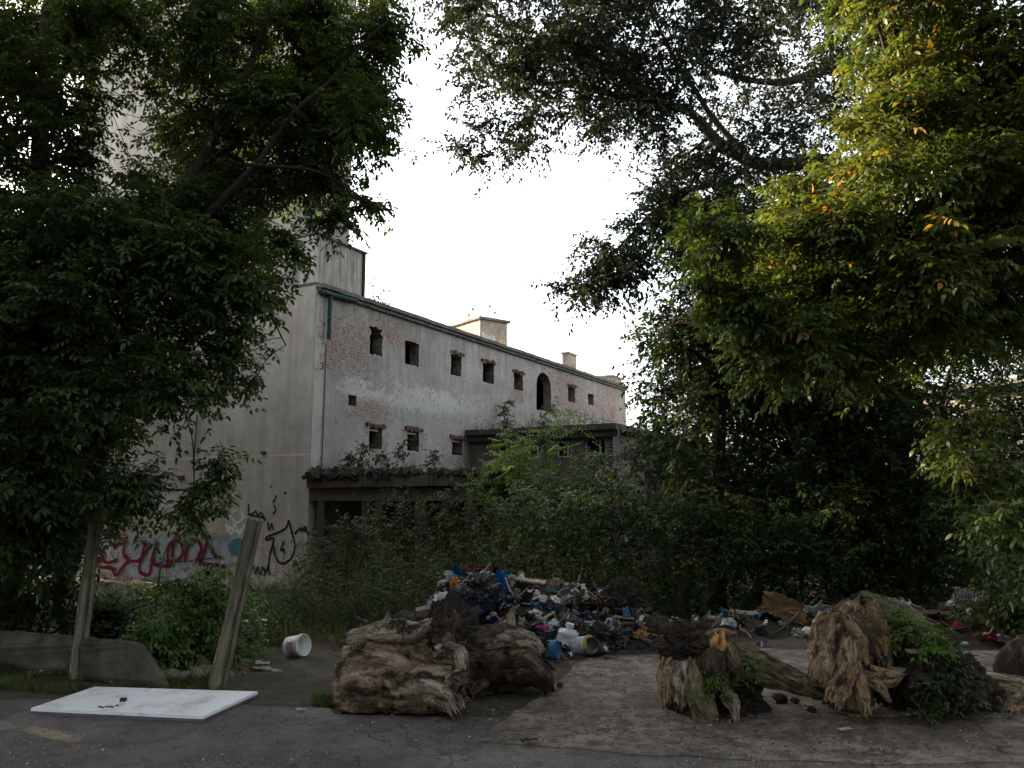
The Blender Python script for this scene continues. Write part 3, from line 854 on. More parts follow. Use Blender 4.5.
strokes('white_tag', (.52, .56, .6), [[(230, 520), (234, 511), (241, 511), (243, 518), (237, 523), (232, 518)], [(226, 524), (232, 534), (235, 524), (240, 534), (245, 524)], [(229, 526), (238, 532), (244, 527)], [(226, 519), (230, 516)], [(247, 518), (243, 515)]], wpx=2.6, lift=.006)
strokes('black_figure', (.015, .015, .016), [[(289, 520), (286, 528), (277, 533), (267, 537), (267, 540), (274, 539), (270, 556), (268, 571)], [(289, 520), (292, 532), (295, 546), (292, 557), (285, 563), (279, 562), (275, 554), (274, 546)],
        [(284, 541), (281, 550), (284, 549), (284, 553)], [(295, 534), (300, 529), (306, 531), (309, 535)], [(293, 568), (295, 561), (298, 567)], [(294, 566), (299, 565)], [(301, 527), (302, 531), (305, 527), (307, 530)]], wpx=2.7, lift=.006)
[strokes('black_tag', (.02, .02, .022), [q_], wpx=2.3, lift=.006) for q_ in [[(249, 504), (249, 514), (254, 513), (256, 511), (258, 515), (262, 513), (265, 521)], [(249, 515), (266, 518)], [(268, 522), (269, 530), (272, 524), (273, 530)], [(251, 574), (253, 566), (256, 574), (258, 567), (261, 575), (263, 567), (266, 574), (268, 566), (270, 575)], [(262, 567), (266, 571), (264, 576)],
        [(274, 505), (276, 510), (273, 514)], [(284, 492), (286, 494)], [(277, 495), (273, 503)]]]

# ---- low sheds in front of the wing
FR_V = -4.9
shed = bld('lean_to_shed', 'low dark shed before the wing, open front in weeds, rubble along its roof edge', 'shed')
s2 = 6.8; z_a = WP(313, 478)[1]; 
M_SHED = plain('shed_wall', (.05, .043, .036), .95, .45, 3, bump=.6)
M_BAND = plain('shed_fascia', (.085, .068, .053), .95, .5, 4, bump=.8)
M_RUBBLE = plain('roof_rubble', (.055, .05, .042), .95, .5, 9, bump=1)
zr = z_a
mb = MB(); n = 40
for k in range(n):
    va = -.02 + (FR_V+.02)*k/n; vb = -.02 + (FR_V+.02)*(k+1)/n + .003
    e = .05*mnoise.noise(Vector((k*.45, 2, 0))); tl = .03*k/n
    mb.box((-.1+e*.6, vb, zr-.22+tl), (.4, va, zr+tl+.02*mnoise.noise(Vector((k*.9, 0, 3)))))
mb.box((.4, FR_V, zr-.12), (s2-.02, -.02, zr+.02)); 
rf = mb.build('roof', plain('shed_roof_edge', (.075, .068, .058), .95, .5, 5, bump=.9), shed)
mb = MB()
for k in range(420):
    va = random.uniform(FR_V, -.03); x = random.uniform(-.1, .25); sz = random.uniform(.02, .11)*(1.3 + va/FR_V*-.7)
    M = Matrix.Translation((x, va, zr+.03+sz*.3)) @ Matrix.Rotation(random.uniform(0, 6), 4, Vector((random.random(), random.random(), random.random())).normalized())
    mb.box((-sz, -sz*1.2, -sz*.5), (sz, sz*1.2, sz*.5), M)
o = mb.build('roof_debris', M_RUBBLE, rf); o['kind'] = 'stuff'
mb = MB(); mb.box((.02, FR_V, zr-.5), (.12, -.02, zr-.24)); mb.build('fascia', M_BAND, shed)
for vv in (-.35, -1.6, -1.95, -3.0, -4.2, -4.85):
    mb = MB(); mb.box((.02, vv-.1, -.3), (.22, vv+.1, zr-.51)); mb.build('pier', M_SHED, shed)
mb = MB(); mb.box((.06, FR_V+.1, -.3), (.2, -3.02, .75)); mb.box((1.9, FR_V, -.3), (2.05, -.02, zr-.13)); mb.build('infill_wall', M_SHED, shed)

annex = bld('side_annex', 'higher flat roofed annex with window openings, joined to the wing behind feathery shrubs', 'annex')
za = WP(474, 432, s2)[1]
AV = -4.5
holes2 = []
for (x0, y0, x1, y1) in ((497, 447, 509, 459), (526, 444, 541, 458), (556, 443, 571, 457), (584, 440, 605.5, 455.5)):
    a = WP(x0, y0, s2); b = WP(x1, y1, s2); holes2.append(dict(box=(-a[0], -b[0], b[1], a[1]), jit=.006))
mb, inner2 = wall_with_holes(-AV, -.3, za-.14, holes2)
mb.v = [(s2, -p[0], p[2]) for p in mb.v]; mb.f = [f[::-1] for f in mb.f]
M_ANX = plain('annex_wall', (.14, .122, .105), .95, .4, 3, bump=.5)
mb.build('wall', M_ANX, annex)
for inn in inner2:
    mb = MB(); m = len(inn)
    mb.add([(s2, -p[0], p[1]) for p in inn] + [(s2+.25, -p[0], p[1]) for p in inn], [(k, m+k, m+(k+1) % m, (k+1) % m) for k in range(m)])
    wo = mb.build('window', M_REVEAL, annex)
    xs = [p[0] for p in inn]; zs = [p[1] for p in inn]; a, b, c, d = min(xs), max(xs), min(zs), max(zs)
    mb = MB()
    for q in (a+.02, a+(b-a)*.66, b-.06): mb.box((s2+.08, -q-.045, c), (s2+.12, -q, d))
    mb.box((s2+.08, -b+.06, c+.01), (s2+.119, -a-.066, c+.05)); mb.build('frame', M_WHITEFR, wo)
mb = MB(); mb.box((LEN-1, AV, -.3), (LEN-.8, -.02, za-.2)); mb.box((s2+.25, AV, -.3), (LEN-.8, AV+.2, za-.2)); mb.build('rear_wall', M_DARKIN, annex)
mb = MB()
for k in range(30):
    a = AV-.3 + (-AV+.28)*k/30; b = a + (-AV+.28)/30-.003; e = .03*mnoise.noise(Vector((k*.5, 7, 0)))
    mb.box((s2-.3+e, a, za-.12), (LEN-.5, b, za+.04+e*.7)); mb.box((s2-.16+e, a, za-.3), (s2-.004, b, za-.123))
mb.build('roof', plain('annex_roof_edge', (.10, .092, .082), .95, .5, 4, bump=.8), annex)

# ---- small building far behind the trees
p = at(915, 391, 30); q = at(1060, 376, 26)
far = empty('distant_shed', (p.x, p.y, gz(p.x, p.y)), math.atan2(q.y-p.y, q.x-p.x), 'pale shed with a thin overhanging roof, glimpsed through the trees beside the sky gap', 'shed')
Lf = math.hypot(q.x-p.x, q.y-p.y); Hf = p.z - gz(0, 30)
mb = MB(); mb.box((0, 0, -.2), (Lf, 5, Hf-.2)); mb.build('wall', M_TOW, far)
mb = MB(); mb.box((-.4, -.5, Hf-.198), (Lf+.4, 5.4, Hf)); mb.build('roof', M_ROOFEDGE, far)
# ------------------------------------------------------------------ trees
def L(rows): return [tuple(at(*r)) for r in rows]

# A: box elder leaning over the wall beside the two posts
base = onground(48, 612); base.z -= .1
fA = px_clumps(
    fill_clumps([[(175, 30), (330, 60), (320, 180), (250, 230), (110, 245), (180, 160)]], 26, 8.5, 10.5, 35, 30)
    + fill_clumps([[(190, 0), (395, 0), (395, 55), (375, 95), (330, 115), (190, 60)]], 24, 8.4, 10, 33, 26)
    + fill_clumps([[(0, 210), (215, 215), (262, 250), (215, 330), (165, 390), (110, 440), (85, 520), (0, 545)]], 44, 6.9, 9, 40, 42, (-.3, .05))
    + fill_clumps([[(310, 90), (400, 100), (392, 190), (370, 220), (340, 225), (310, 190)]], 12, 7.8, 9.2, 22, 18)
    + fill_clumps([[(92, 480), (130, 468), (160, 486), (150, 506), (100, 512)]], 4, 7.3, 7.9, 16, 15, (-.2, .1))
    + [(218, 462, 7.6, 11, 7), (203, 486, 7.6, 11, 7), (232, 478, 7.6, 8, 4), (190, 508, 7.5, 12, 8), (212, 512, 7.6, 9, 4), (262, 300, 7.8, 20, 14), (245, 330, 7.8, 16, 10), (335, 215, 8, 20, 15), (255, 380, 7.6, 12, 7), (287, 240, 8, 22, 20), (230, 350, 7.5, 18, 14)])
limA = [(L([(60, 640, 8.6), (85, 520, 8.6), (110, 400, 8.5), (140, 290, 8.5), (178, 200, 8.6), (205, 150, 8.7), (232, 95, 8.8), (262, 40, 9), (285, -30, 9.2)]), .12, .03),
        (L([(150, 270, 8.5), (200, 225, 8.4), (250, 165, 8.3), (300, 110, 8.2), (350, 60, 8.1), (390, 20, 8)]), .055, .012),
        (L([(178, 200, 8.6), (230, 150, 9), (290, 90, 9.3), (340, 45, 9.5), (400, -10, 9.8)]), .05, .014),
        (L([(110, 400, 8.5), (150, 340, 8), (210, 290, 7.8), (260, 295, 7.8), (285, 345, 7.7)]), .035, .006),
        (L([(85, 520, 8.6), (120, 480, 8), (170, 490, 7.6), (215, 485, 7.6)]), .03, .006),
        (L([(250, 165, 8.3), (310, 170, 8.2), (350, 190, 8.1), (372, 205, 8.1)]), .025, .006),
        (L([(110, 400, 8.5), (60, 330, 8), (20, 290, 7.6)]), .05, .012)]
def fixbase(lim, b):
    pts, r0, r1 = lim[0]; lim[0] = ([tuple(b)] + pts[1:], r0, r1)
fixbase(limA, base)
tree('box_elder_tree', 'leaning box elder, forked dark limbs crossing the beige tower, low leaves hiding one post', 'tree', base, limA, fA, G_ELDER, 'five', .078, per=8, twig_len=.42, tint=.35, upper=(-8.5, -1.5, 3.5, 11, 12, 45))

# B: second tree at the picture's edge, upright trunk
base = onground(8, 622); base.z -= .1
fB = px_clumps(fill_clumps([[(-60, -30), (70, -30), (60, 60), (45, 160), (-60, 200)]], 15, 8.6, 10.5, 46, 34, (-.1, .1))
     + fill_clumps([[(60, -20), (170, -20), (140, 40), (70, 50)]], 9, 8.8, 10, 24, 12, (.05, .25))
     + fill_clumps([[(-70, 10), (70, 10), (62, 210), (-70, 220)]], 16, 10.4, 12, 34, 26, (-.3, 0))
     + [(105, 100, 9.2, 18, 8, .2), (90, 140, 9.2, 20, 9, .2), (125, 60, 9.3, 18, 7, .2), (110, 20, 9.3, 20, 8, .2), (150, 90, 9.2, 16, 6, .2), (85, 60, 9.3, 20, 9, .1), (75, 120, 9.2, 22, 12), (140, 180, 9, 20, 9, .1), (160, 20, 9.4, 26, 12, .1), (120, 5, 9.4, 24, 11, .1), (80, 20, 9.4, 26, 14, .05), (95, 75, 9.3, 22, 9, .1), (165, 60, 9.3, 18, 7, .1), (70, 150, 9.2, 26, 16), (90, 185, 9.1, 24, 14), (172, 130, 9.2, 14, 5, .1), (75, 170, 9.2, 24, 16), (135, 35, 9.2, 16, 8, .2), (60, 200, 9, 26, 20)]
     + fill_clumps([[(-80, 180), (40, 180), (50, 600), (-80, 640)]], 34, 7.4, 10.5, 48, 40, (-.35, -.1)))
limB = [(L([(8, 622, 9.6), (20, 450, 9.6), (32, 300, 9.6), (40, 150, 9.6), (44, 60, 9.7), (50, -40, 9.8)]), .16, .06),
        (L([(40, 110, 9.6), (62, 72, 9.5), (80, 35, 9.4), (95, -10, 9.3)]), .06, .03),
        (L([(46, 92, 9.6), (80, 98, 9.4), (110, 110, 9.3)]), .02, .006), (L([(60, 75, 9.5), (95, 52, 9.3), (140, 60, 9.2)]), .02, .006),
        (L([(42, 100, 9.6), (10, 40, 9.2), (-30, -10, 9)]), .05, .015)]
fixbase(limB, base)
tree('box_elder_tree', 'upright thick trunked tree with a sparse yellow green fork, behind the leaning box elder', 'tree', base, limB, fB, G_ELDER, 'five', .08, per=8, tint=.35)

# C: far sunlit tree seen through the gap beside the tower
base = at(-70, 520, 30); base.z = -.5
fC = px_clumps(fill_clumps([[(-190, 260), (-40, 240), (45, 330), (45, 470), (-190, 500)]], 26, 28, 32, 48, 30, (.1, .4)))
tree('background_tree', 'sunlit yellowing tree standing beyond the tower, visible as a bright speck between dark leaves', 'tree', base, [([tuple(base), tuple(at(-75, 400, 30)), tuple(at(-60, 300, 30))], .25, .06)], fC, G_YELLOW, 'far', .2, twig_len=1.0, per=10, twig_r=.012)

# D: tall overhanging tree, limbs reaching across the sky
base = at(905, 560, 16.5); base.z = gz(base.x, base.y)-.1
fD = px_clumps(
    fill_clumps([[(425, -40), (860, -40), (860, 60), (700, 70), (560, 60), (450, 40)]], 46, 12.54, 16.50, 38, 30)
    + fill_clumps([[(465, 45), (600, 40), (690, 100), (640, 125), (560, 135), (520, 140), (475, 125)]], 24, 12.94, 15.84, 28, 24)
    + fill_clumps([[(600, 60), (860, 50), (850, 160), (760, 180), (690, 200), (640, 190)]], 26, 13.20, 16.50, 34, 24)
    + fill_clumps([[(690, 185), (650, 215), (610, 240), (570, 275), (590, 300), (650, 260), (700, 225)]], 15, 13.20, 15.18, 22, 20)
    + fill_clumps([[(668, 160), (850, 150), (850, 250), (720, 270), (660, 235)]], 20, 13.5, 16.5, 32, 26)
    + [(460, 150, 13.60, 16, 12), (480, 160, 13.46, 14, 10), (520, 150, 13.86, 20, 16), (585, 288, 13.60, 16, 12), (560, 290, 13.46, 12, 8), (612, 262, 13.73, 18, 13), (628, 225, 13.73, 14, 9), (660, 195, 13.99, 16, 10)])
limD = [(L([(905, 560, 16.50), (900, 440, 16.24), (890, 330, 15.97), (880, 230, 15.84), (878, 150, 15.71), (885, 50, 15.71), (895, -60, 15.84)]), 0.300, 0.150),
        (L([(880, 180, 15.84), (830, 163, 15.44), (790, 164, 15.18), (752, 162, 14.92), (715, 140, 14.78), (690, 112, 14.65), (650, 102, 14.52), (600, 92, 14.26), (555, 84, 13.99), (500, 85, 13.73)]), 0.175, 0.03),
        (L([(885, 60, 15.71), (860, 62, 15.31), (820, 72, 15.05), (780, 82, 14.78), (740, 78, 14.52), (690, 60, 14.26)]), 0.155, 0.03),
        (L([(752, 164, 14.92), (725, 182, 14.65), (690, 192, 14.39), (655, 212, 14.12), (630, 235, 13.86), (600, 268, 13.73)]), 0.062, 0.013),
        (L([(752, 162, 14.92), (700, 100, 14.92), (660, 30, 15.05), (640, -40, 15.18)]), 0.075, 0.019),
        (L([(890, -30, 15.84), (760, -40, 15.18), (620, -35, 14.52), (500, -10, 13.99), (440, 30, 13.73)]), 0.112, 0.019),
        (L([(555, 84, 13.99), (530, 115, 13.86), (505, 140, 13.73)]), 0.025, 0.007)]
fixbase(limD, base)
tree('overhanging_tree', 'tall tree with long bare dark limbs and small leaves across the white sky', 'tree', base, limD, fD, G_SMALL, 'simple', .10, per=14, twig_len=.62, tint=.4, dens=1.55, upper=(-1, 9, 12, 17, 18, 50))

# E: box elder whose crown catches the low sun
base = at(1085, 600, 8.6); base.z = -.1
fE = px_clumps(
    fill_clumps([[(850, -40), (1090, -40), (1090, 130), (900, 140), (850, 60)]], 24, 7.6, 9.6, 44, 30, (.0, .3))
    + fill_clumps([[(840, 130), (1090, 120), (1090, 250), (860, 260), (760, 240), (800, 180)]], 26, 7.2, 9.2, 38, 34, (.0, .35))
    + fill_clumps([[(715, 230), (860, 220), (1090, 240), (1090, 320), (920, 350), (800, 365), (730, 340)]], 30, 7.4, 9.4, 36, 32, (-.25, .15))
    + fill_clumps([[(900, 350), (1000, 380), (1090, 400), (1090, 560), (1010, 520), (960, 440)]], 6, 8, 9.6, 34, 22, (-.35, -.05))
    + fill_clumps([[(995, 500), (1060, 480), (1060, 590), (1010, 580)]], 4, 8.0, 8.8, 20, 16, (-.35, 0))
    + [(728, 255, 7.5, 15, 10, .2), (742, 300, 7.5, 18, 14), (712, 290, 7.6, 14, 10), (770, 365, 7.8, 20, 14, .1)])
limE = [(L([(1085, 600, 8.6), (1070, 450, 8.7), (1040, 330, 8.7), (1010, 200, 8.8), (990, 80, 8.9), (985, -50, 9)]), .15, .05),
        (L([(1060, 400, 8.7), (980, 300, 8.4), (900, 270, 8.1), (820, 280, 7.9), (740, 290, 7.6)]), .06, .01),
        (L([(1030, 300, 8.7), (960, 210, 8.3), (900, 180, 8), (850, 190, 7.8)]), .05, .01),
        (L([(1010, 200, 8.8), (940, 120, 8.5), (890, 60, 8.3), (870, 0, 8.2)]), .05, .012),
        (L([(1065, 430, 8.7), (1000, 430, 8.5), (930, 440, 8.4)]), .04, .01)]
fixbase(limE, base)
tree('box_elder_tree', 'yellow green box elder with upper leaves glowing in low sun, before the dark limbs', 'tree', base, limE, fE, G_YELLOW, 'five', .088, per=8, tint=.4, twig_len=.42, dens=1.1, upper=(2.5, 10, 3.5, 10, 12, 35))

# F: dense dark trees in the middle
def dark_tree(label, bp, Yb, poly, n, Y0, Y1, rpx, tw, trunk, group=None, size=.085, mat=G_DARK, kind='simple', name='leafy_tree', tint=.3, dens=1.0):
    b = at(*bp, Yb); b.z = gz(b.x, b.y) - .1
    cl = px_clumps(fill_clumps(poly, n, Y0, Y1, rpx, tw, (-.15, .15)))
    t = [tuple(b)] + L(trunk)
    lim = [(t, .17, .04)] + [([t[len(t)//2], tuple(Vector(t[len(t)//2]).lerp(Vector(c[0]), .6) + Vector((0, 0, .15))), c[0]], .05, .012) for c in cl[::6]]
    return tree(name, label, 'tree', b, lim, cl, mat, kind, size, per=9, twig_len=.6, tint=tint, dens=dens)
dark_tree('dense dark green tree with a rounded crown rising beside the end of the grey wing', (715, 560), 13.5,
          [[(680, 245), (705, 215), (770, 205), (840, 250), (840, 400), (690, 400), (662, 340)], [(668, 350), (700, 320), (860, 330), (860, 520), (680, 530), (668, 440)]], 58, 12.3, 15.5, 44, 42, [(718, 450, 13.5), (725, 330, 13.4), (735, 220, 13.5)], dens=1.3, size=.1)
dark_tree('almost black tree crown below the sunlit leaves of the box elder', (845, 560), 15,
          [[(800, 240), (1000, 260), (1010, 350), (860, 380), (800, 420)], [(780, 380), (880, 400), (880, 540), (760, 540)]], 44, 14, 17, 48, 40, [(845, 450, 15), (850, 330, 15), (880, 250, 15)], size=.11, dens=1.2)
dark_tree('dark bushy tree under the distant shed roof, behind the refuse at the picture edge', (980, 560), 14,
          [[(885, 388), (1080, 392), (1080, 580), (870, 570)]], 62, 11.6, 15.5, 44, 40, [(975, 500, 14), (985, 440, 14)], size=.1, dens=1.2)
dark_tree('thin leafed young tree whose top fringes the gap of sky beside the distant shed', (930, 540), 19,
          [[(905, 330), (960, 330), (1040, 350), (1040, 385), (990, 375), (940, 352)]], 8, 18, 21, 34, 16, [(935, 430, 19), (960, 350, 19)], size=.12, mat=G_ELDER, tint=.5)
# far tree row, closing the view behind the dark trees
for k, (px, Y, top, lab) in enumerate(((700, 26, 300, 'far tree behind the rounded dark crown'), (800, 28, 330, 'far tree filling the dark space between two trunks'), (1085, 32, 330, 'far tree beyond the roof of the distant shed'), (985, 36, 368, 'pale green tree showing above the distant shed roof'))):
    b = at(px, 520, Y); b.z = -.6
    poly = [[(px-75, top+50), (px, top), (px+75, top+50), (px+80, 540), (px-80, 540)]]
    cl = px_clumps(fill_clumps(poly, 20, Y-2, Y+2, 46, 22))
    tree('leafy_tree', lab, 'tree', b, [([tuple(b), tuple(at(px, 450, Y)), tuple(at(px+8, top+30, Y))], .3, .06)], cl, G_DARK if k < 3 else G_ELDER, 'far', .26, twig_len=1.1, per=10, twig_r=.012)

# unseen trees added round the viewer so that their shade darkens the whole yard
def canopy(name, label, base, crown_c, crown_r, n, seed_sz=.34):
    cl = []
    for i in range(n):
        u = rand_unit(1)[0]; q = RNG.random()**.35
        cl.append((tuple(np.array(crown_c) + u*q*np.array(crown_r)), .9, 26, RNG.uniform(-.1, .1)))
    b = Vector(base); c = Vector(crown_c)
    return tree(name, label, 'tree', b, [([tuple(b), tuple(b.lerp(c, .5) + Vector((.2, 0, 0))), tuple(c)], .22, .06)], cl, G_DARK, 'far', seed_sz, per=9, twig_len=.9, tint=.4, twig_r=.01)
row = canopy('added_shade_tree', 'unseen tree added behind the viewer to shade the yard', (-4, -7, 0), (-4, -7, 7), (4.2, 3.6, 4.5), 46)
for k, (x, y, rz) in enumerate(((3.5, -6.5, 1.0), (-12, -6, 2.1), (11, -6, 3.3), (-14, 1.5, 4.0), (13.5, 1.5, 5.2), (-8, -12, 2.6), (1, -13, .5), (9, -12, 1.7), (-13.5, 8.0, 1.2), (-13, 12.5, 2.4), (-16, 16, 5.0), (-18, 19.8, .4), (-21, 25, 2.2), (15, 9.5, .4), (-11.8, 6.9, 3.0), (-10.5, 4.2, 1.9))):
    r_ = row.copy(); COL.objects.link(r_); r_.location = (x, y, gz(x, y)-.1); r_.rotation_euler = (0, 0, rz)
    r_.scale = (.9, .9, .84) if k in (11, 12) else (1, 1, 1.05)
    if k in (9, 10, 14, 15): r_.location.z -= 1.7

    for ch_ in row.children:
        c_ = ch_.copy(); COL.objects.link(c_); c_.parent = r_
for o in [row] + [o for o in COL.objects if o.name.startswith('added_shade_tree.')]:
    o['label'] = 'broad dark tree added outside the view to shade the yard'; o['group'] = 'unseen trees added to shade the yard'
# ------------------------------------------------------------------ shrubs
def shrub(name, label, px, py, Y, wpx, hpx, mat, kind, size, n=9, tw=20, tint=.4, group=None, per=7, rpx=None, twig=.3, cat='shrub'):
    b = at(px, py, Y); b.z = gz(b.x, b.y)
    sc = Y/F_PX; cl = []; hpx = (at(px, py - hpx, Y).z - b.z)/sc
    for i in range(n):
        a = random.uniform(0, 2*math.pi); q = random.random()**.5
        h = random.uniform(.12, .92) if i > 2 else .97 - .1*i
        ww = .5*wpx*sc*(1 - .75*max(0, h-.35))
        cl.append(((b.x + math.cos(a)*q*ww, b.y + math.sin(a)*q*ww*.8, b.z + h*hpx*sc), (rpx or .27*wpx)*sc, tw, random.uniform(-.12, .12)))
    lim = [([tuple(b), (b.x+random.uniform(-.1, .1), b.y, b.z + hpx*sc*.4), tuple(c[0])], .018, .006) for c in cl[:5]]
    return tree(name, label, cat, b, lim, cl, mat, kind, size, per=per, twig_len=twig, tint=tint, group=group, squash=.8, twig_r=.003)

shr = [ # px, base py, Y, width, height, material, kind, leaf size, label, tint
 (198, 650, 8.0, 80, 78, G_FRESH, 'three', .06, 'bright fresh green sapling bush growing between the two concrete posts', .35),
 (158, 655, 7.6, 34, 26, G_FRESH, 'three', .055, 'small bright green plant at the broken end of the concrete panel', .3),
 (30, 640, 8.6, 110, 60, G_DARK, 'simple', .07, 'dark bush filling the corner behind the low concrete panel', .25),
 (112, 640, 9.2, 70, 30, G_DARK, 'simple', .06, 'low dark green plants under the pale concrete ledge', .3),
 (342, 600, 12.0, 84, 74, G_WEED, 'simple', .07, 'grey green weed thicket against the tower corner', .4),
 (400, 595, 13.0, 120, 92, G_WEED, 'simple', .07, 'tall weed bush in front of the dark shed opening', .45),
 (475, 590, 13.0, 110, 98, G_WEED, 'simple', .07, 'leafy bush under the rubble edge of the shed roof', .5),
 (525, 585, 13.5, 110, 95, G_ELDER, 'three', .07, 'mid green bush behind the top of the main refuse heap', .35),
 (585, 585, 13.0, 120, 92, G_ELDER, 'three', .07, 'broad bush behind the middle of the main refuse heap', .3),
 (645, 585, 12.5, 110, 95, G_DARK, 'simple', .075, 'dark bush behind the low end of the main refuse heap', .5),
 (615, 565, 14.5, 100, 100, G_ELDER, 'three', .075, 'tall bush below the annex window with the white posts', .3),
 (700, 585, 11.8, 100, 80, G_DARK, 'simple', .08, 'dark bush beneath the rounded dark tree', .45),
 (765, 585, 11.6, 95, 75, G_DARK, 'three', .07, 'dark bush behind the curled brown cardboard', .4),
 (830, 580, 11.8, 95, 95, G_DARK, 'three', .07, 'dark bush behind the upright splintered stump', .5),
 (900, 585, 11.8, 100, 85, G_DARK, 'simple', .075, 'dark bush behind the strewn refuse and the striped cloth', .5),
 (965, 590, 11.2, 90, 90, G_ELDER, 'three', .07, 'dark green bush behind the yellow cardboard', .15),
 (1020, 600, 9.4, 70, 80, G_ELDER, 'three', .075, 'dull green bush at the picture edge with a few yellow leaves', .4),
 (645, 560, 14.6, 80, 128, G_DARK, 'simple', .085, 'tall dark bush against the end of the annex', .5),
 (735, 575, 13.8, 110, 90, G_DARK, 'simple', .085, 'black green thicket under the rounded dark crown', .3),
 (800, 575, 14.2, 110, 95, G_DARK, 'simple', .085, 'black green thicket between the two dark trunks', .35),
 (865, 575, 14.0, 110, 95, G_DARK, 'simple', .085, 'black green thicket behind the dark bushes near the striped cloth', .3),
 (940, 575, 13.6, 110, 95, G_DARK, 'simple', .085, 'black green thicket under the distant shed', .35),
 (1010, 580, 12.6, 100, 95, G_DARK, 'simple', .085, 'black green thicket at the picture edge behind the dull green bush', .3),
 (548, 500, 15.5, 105, 88, G_FRESH, 'feather', .10, 'light green feathery sumac in front of the annex, tallest of the pale plants', .35),
 (500, 510, 15.5, 60, 55, G_FRESH, 'feather', .09, 'smaller light green feathery sumac beside the shed roof end', .3),
 (520, 505, 15.3, 50, 70, G_FRESH, 'feather', .09, 'slim light green sumac shoot standing next to the tallest pale sumac', .5),
 (592, 510, 15.5, 80, 58, G_ELDER, 'feather', .09, 'mid green sumac below the annex windows', .5),
]
for (px, py, Y, wd, ht, m, kd, sz, lab, ti) in shr:
    nm = 'sumac_bush' if kd == 'feather' else ('sapling_bush' if 'sapling' in lab else 'wild_bush')
    shrub(nm, lab, px, py, Y, wd, ht, m, kd, sz, n=12 if kd != 'feather' else 11, tw=26 if kd == 'simple' else (16 if kd == 'three' else 6), tint=ti, per=7 if kd != 'feather' else 4, twig=.32)

# plants rooted on roofs
rp = [(350, 470, 0, 12, 22, 'thin weed rooted on the shed roof nearest the tower corner'), (364, 468, 1.2, 16, 34, 'grey green weed on the shed roof below the first lower window'), (384, 468, 1.5, 12, 24, 'small weed on the shed roof right after the tallest weed'),
      (410, 468, 2.4, 20, 40, 'feathery weed on the shed roof hiding the sill of the second lower window'), (436, 467, 3.5, 16, 30, 'weed on the shed roof between two lower windows')]
for (px, py, u, wd, ht, lab) in rp:
    d = ray(px, py); pl = onplane(px, py, C0 - cv*.6, cv)
    b = pl.copy(); b.z = C0.z + zr + .02
    Y = b.y; sc = Y/F_PX
    cl = [((b.x + random.uniform(-.4, .4)*wd*sc, b.y + random.uniform(-.2, .2), b.z + h*ht*sc), wd*.4*sc, 9) for h in (.3, .55, .8, .95)]
    tree('roof_weed', lab, 'plant', b, [([tuple(b), tuple(c[0])], .008, .003) for c in cl], cl, G_WEED, 'simple', .09, per=6, twig_len=.22, tint=.6, twig_r=.003)
for (px, py, wd, ht, lab, m) in ((508, 432, 16, 34, 'slender bush growing on the annex roof by the narrow slit', G_ELDER), (545, 428, 26, 36, 'leafy bush growing on the annex roof under the arched opening', G_ELDER), (606, 424, 40, 24, 'yellowish grass clump along the far end of the annex roof', G_WEED)):
    pl = onplane(px, py, C0 - cv*.5, cv); b = pl.copy(); b.z = C0.z + za + .03; Y = b.y; sc = Y/F_PX
    cl = [((b.x + random.uniform(-.5, .5)*wd*sc, b.y + random.uniform(-.2, .2), b.z + h*ht*sc), wd*.33*sc, 10) for h in (.2, .4, .6, .8, .95)]
    tree('roof_bush', lab, 'plant', b, [([tuple(b), tuple(c[0])], .01, .003) for c in cl], cl, m, 'simple', .10, per=7, twig_len=.3, tint=.6, twig_r=.004)
b = C0 + cu*2.6 + cv*.3; b.z = C0.z + EAVE + .1
cl = [((b.x+dx, b.y+dy, b.z+dz), .18, 4) for dx, dy, dz in ((0, 0, .3), (.2, .1, .5), (-.1, 0, .6), (.3, .3, .2), (.1, 0, .15))]
tree('roof_sapling', 'tiny bare looking sapling on the roof edge beside the panelled cabin', 'plant', b, [([tuple(b), tuple(c[0])], .01, .003) for c in cl], cl, G_SMALL, 'simple', .09, per=6, twig_len=.35, twig_r=.004)

# ------------------------------------------------------------------ weeds and grass as ground cover
def herbs(name, pts, h0, h1, nl, lf, wf, mat, lean=.25, spread=.5):
    n = len(pts); P = np.array([[p[0], p[1], p[2]] for p in pts])
    H = RNG.uniform(h0, h1, n); ln = norm(np.concatenate([RNG.normal(0, lean, (n, 2)), np.ones((n, 1))], 1))
    LV = Leaves()
    t = (np.arange(nl)+1)/nl
    pos = P[:, None, :] + ln[:, None, :]*H[:, None, None]*t[None, :, None]
    pos[..., :2] += (RNG.normal(0, .04, (n, nl, 2)))*t[None, :, None]
    B = pos.reshape(-1, 3); m = len(B)
    a = RNG.random(m)*2*np.pi; D = np.stack([np.cos(a), np.sin(a), RNG.uniform(.1, spread*2, m)], 1)
    tt = np.clip(np.repeat(RNG.normal(.45, .2, n), nl) + RNG.normal(0, .1, m), 0, 1)
    LV.add(leaf_geo(B, D, norm(np.array([0, 0, 1.]) + rand_unit(m)*.4), lf*RNG.uniform(.6, 1.3, m), wf*RNG.uniform(.7, 1.3, m), .25, tt))
    side = norm(RNG.normal(0, 1, (n, 3))*np.array([1, 1, 0])); 
    LV.add(leaf_geo(P, ln, side, H, np.full(n, .008), .03, np.clip(RNG.normal(.5, .2, n), 0, 1)))
    o = LV.build(name, mat); tag(o, kind='stuff'); return o

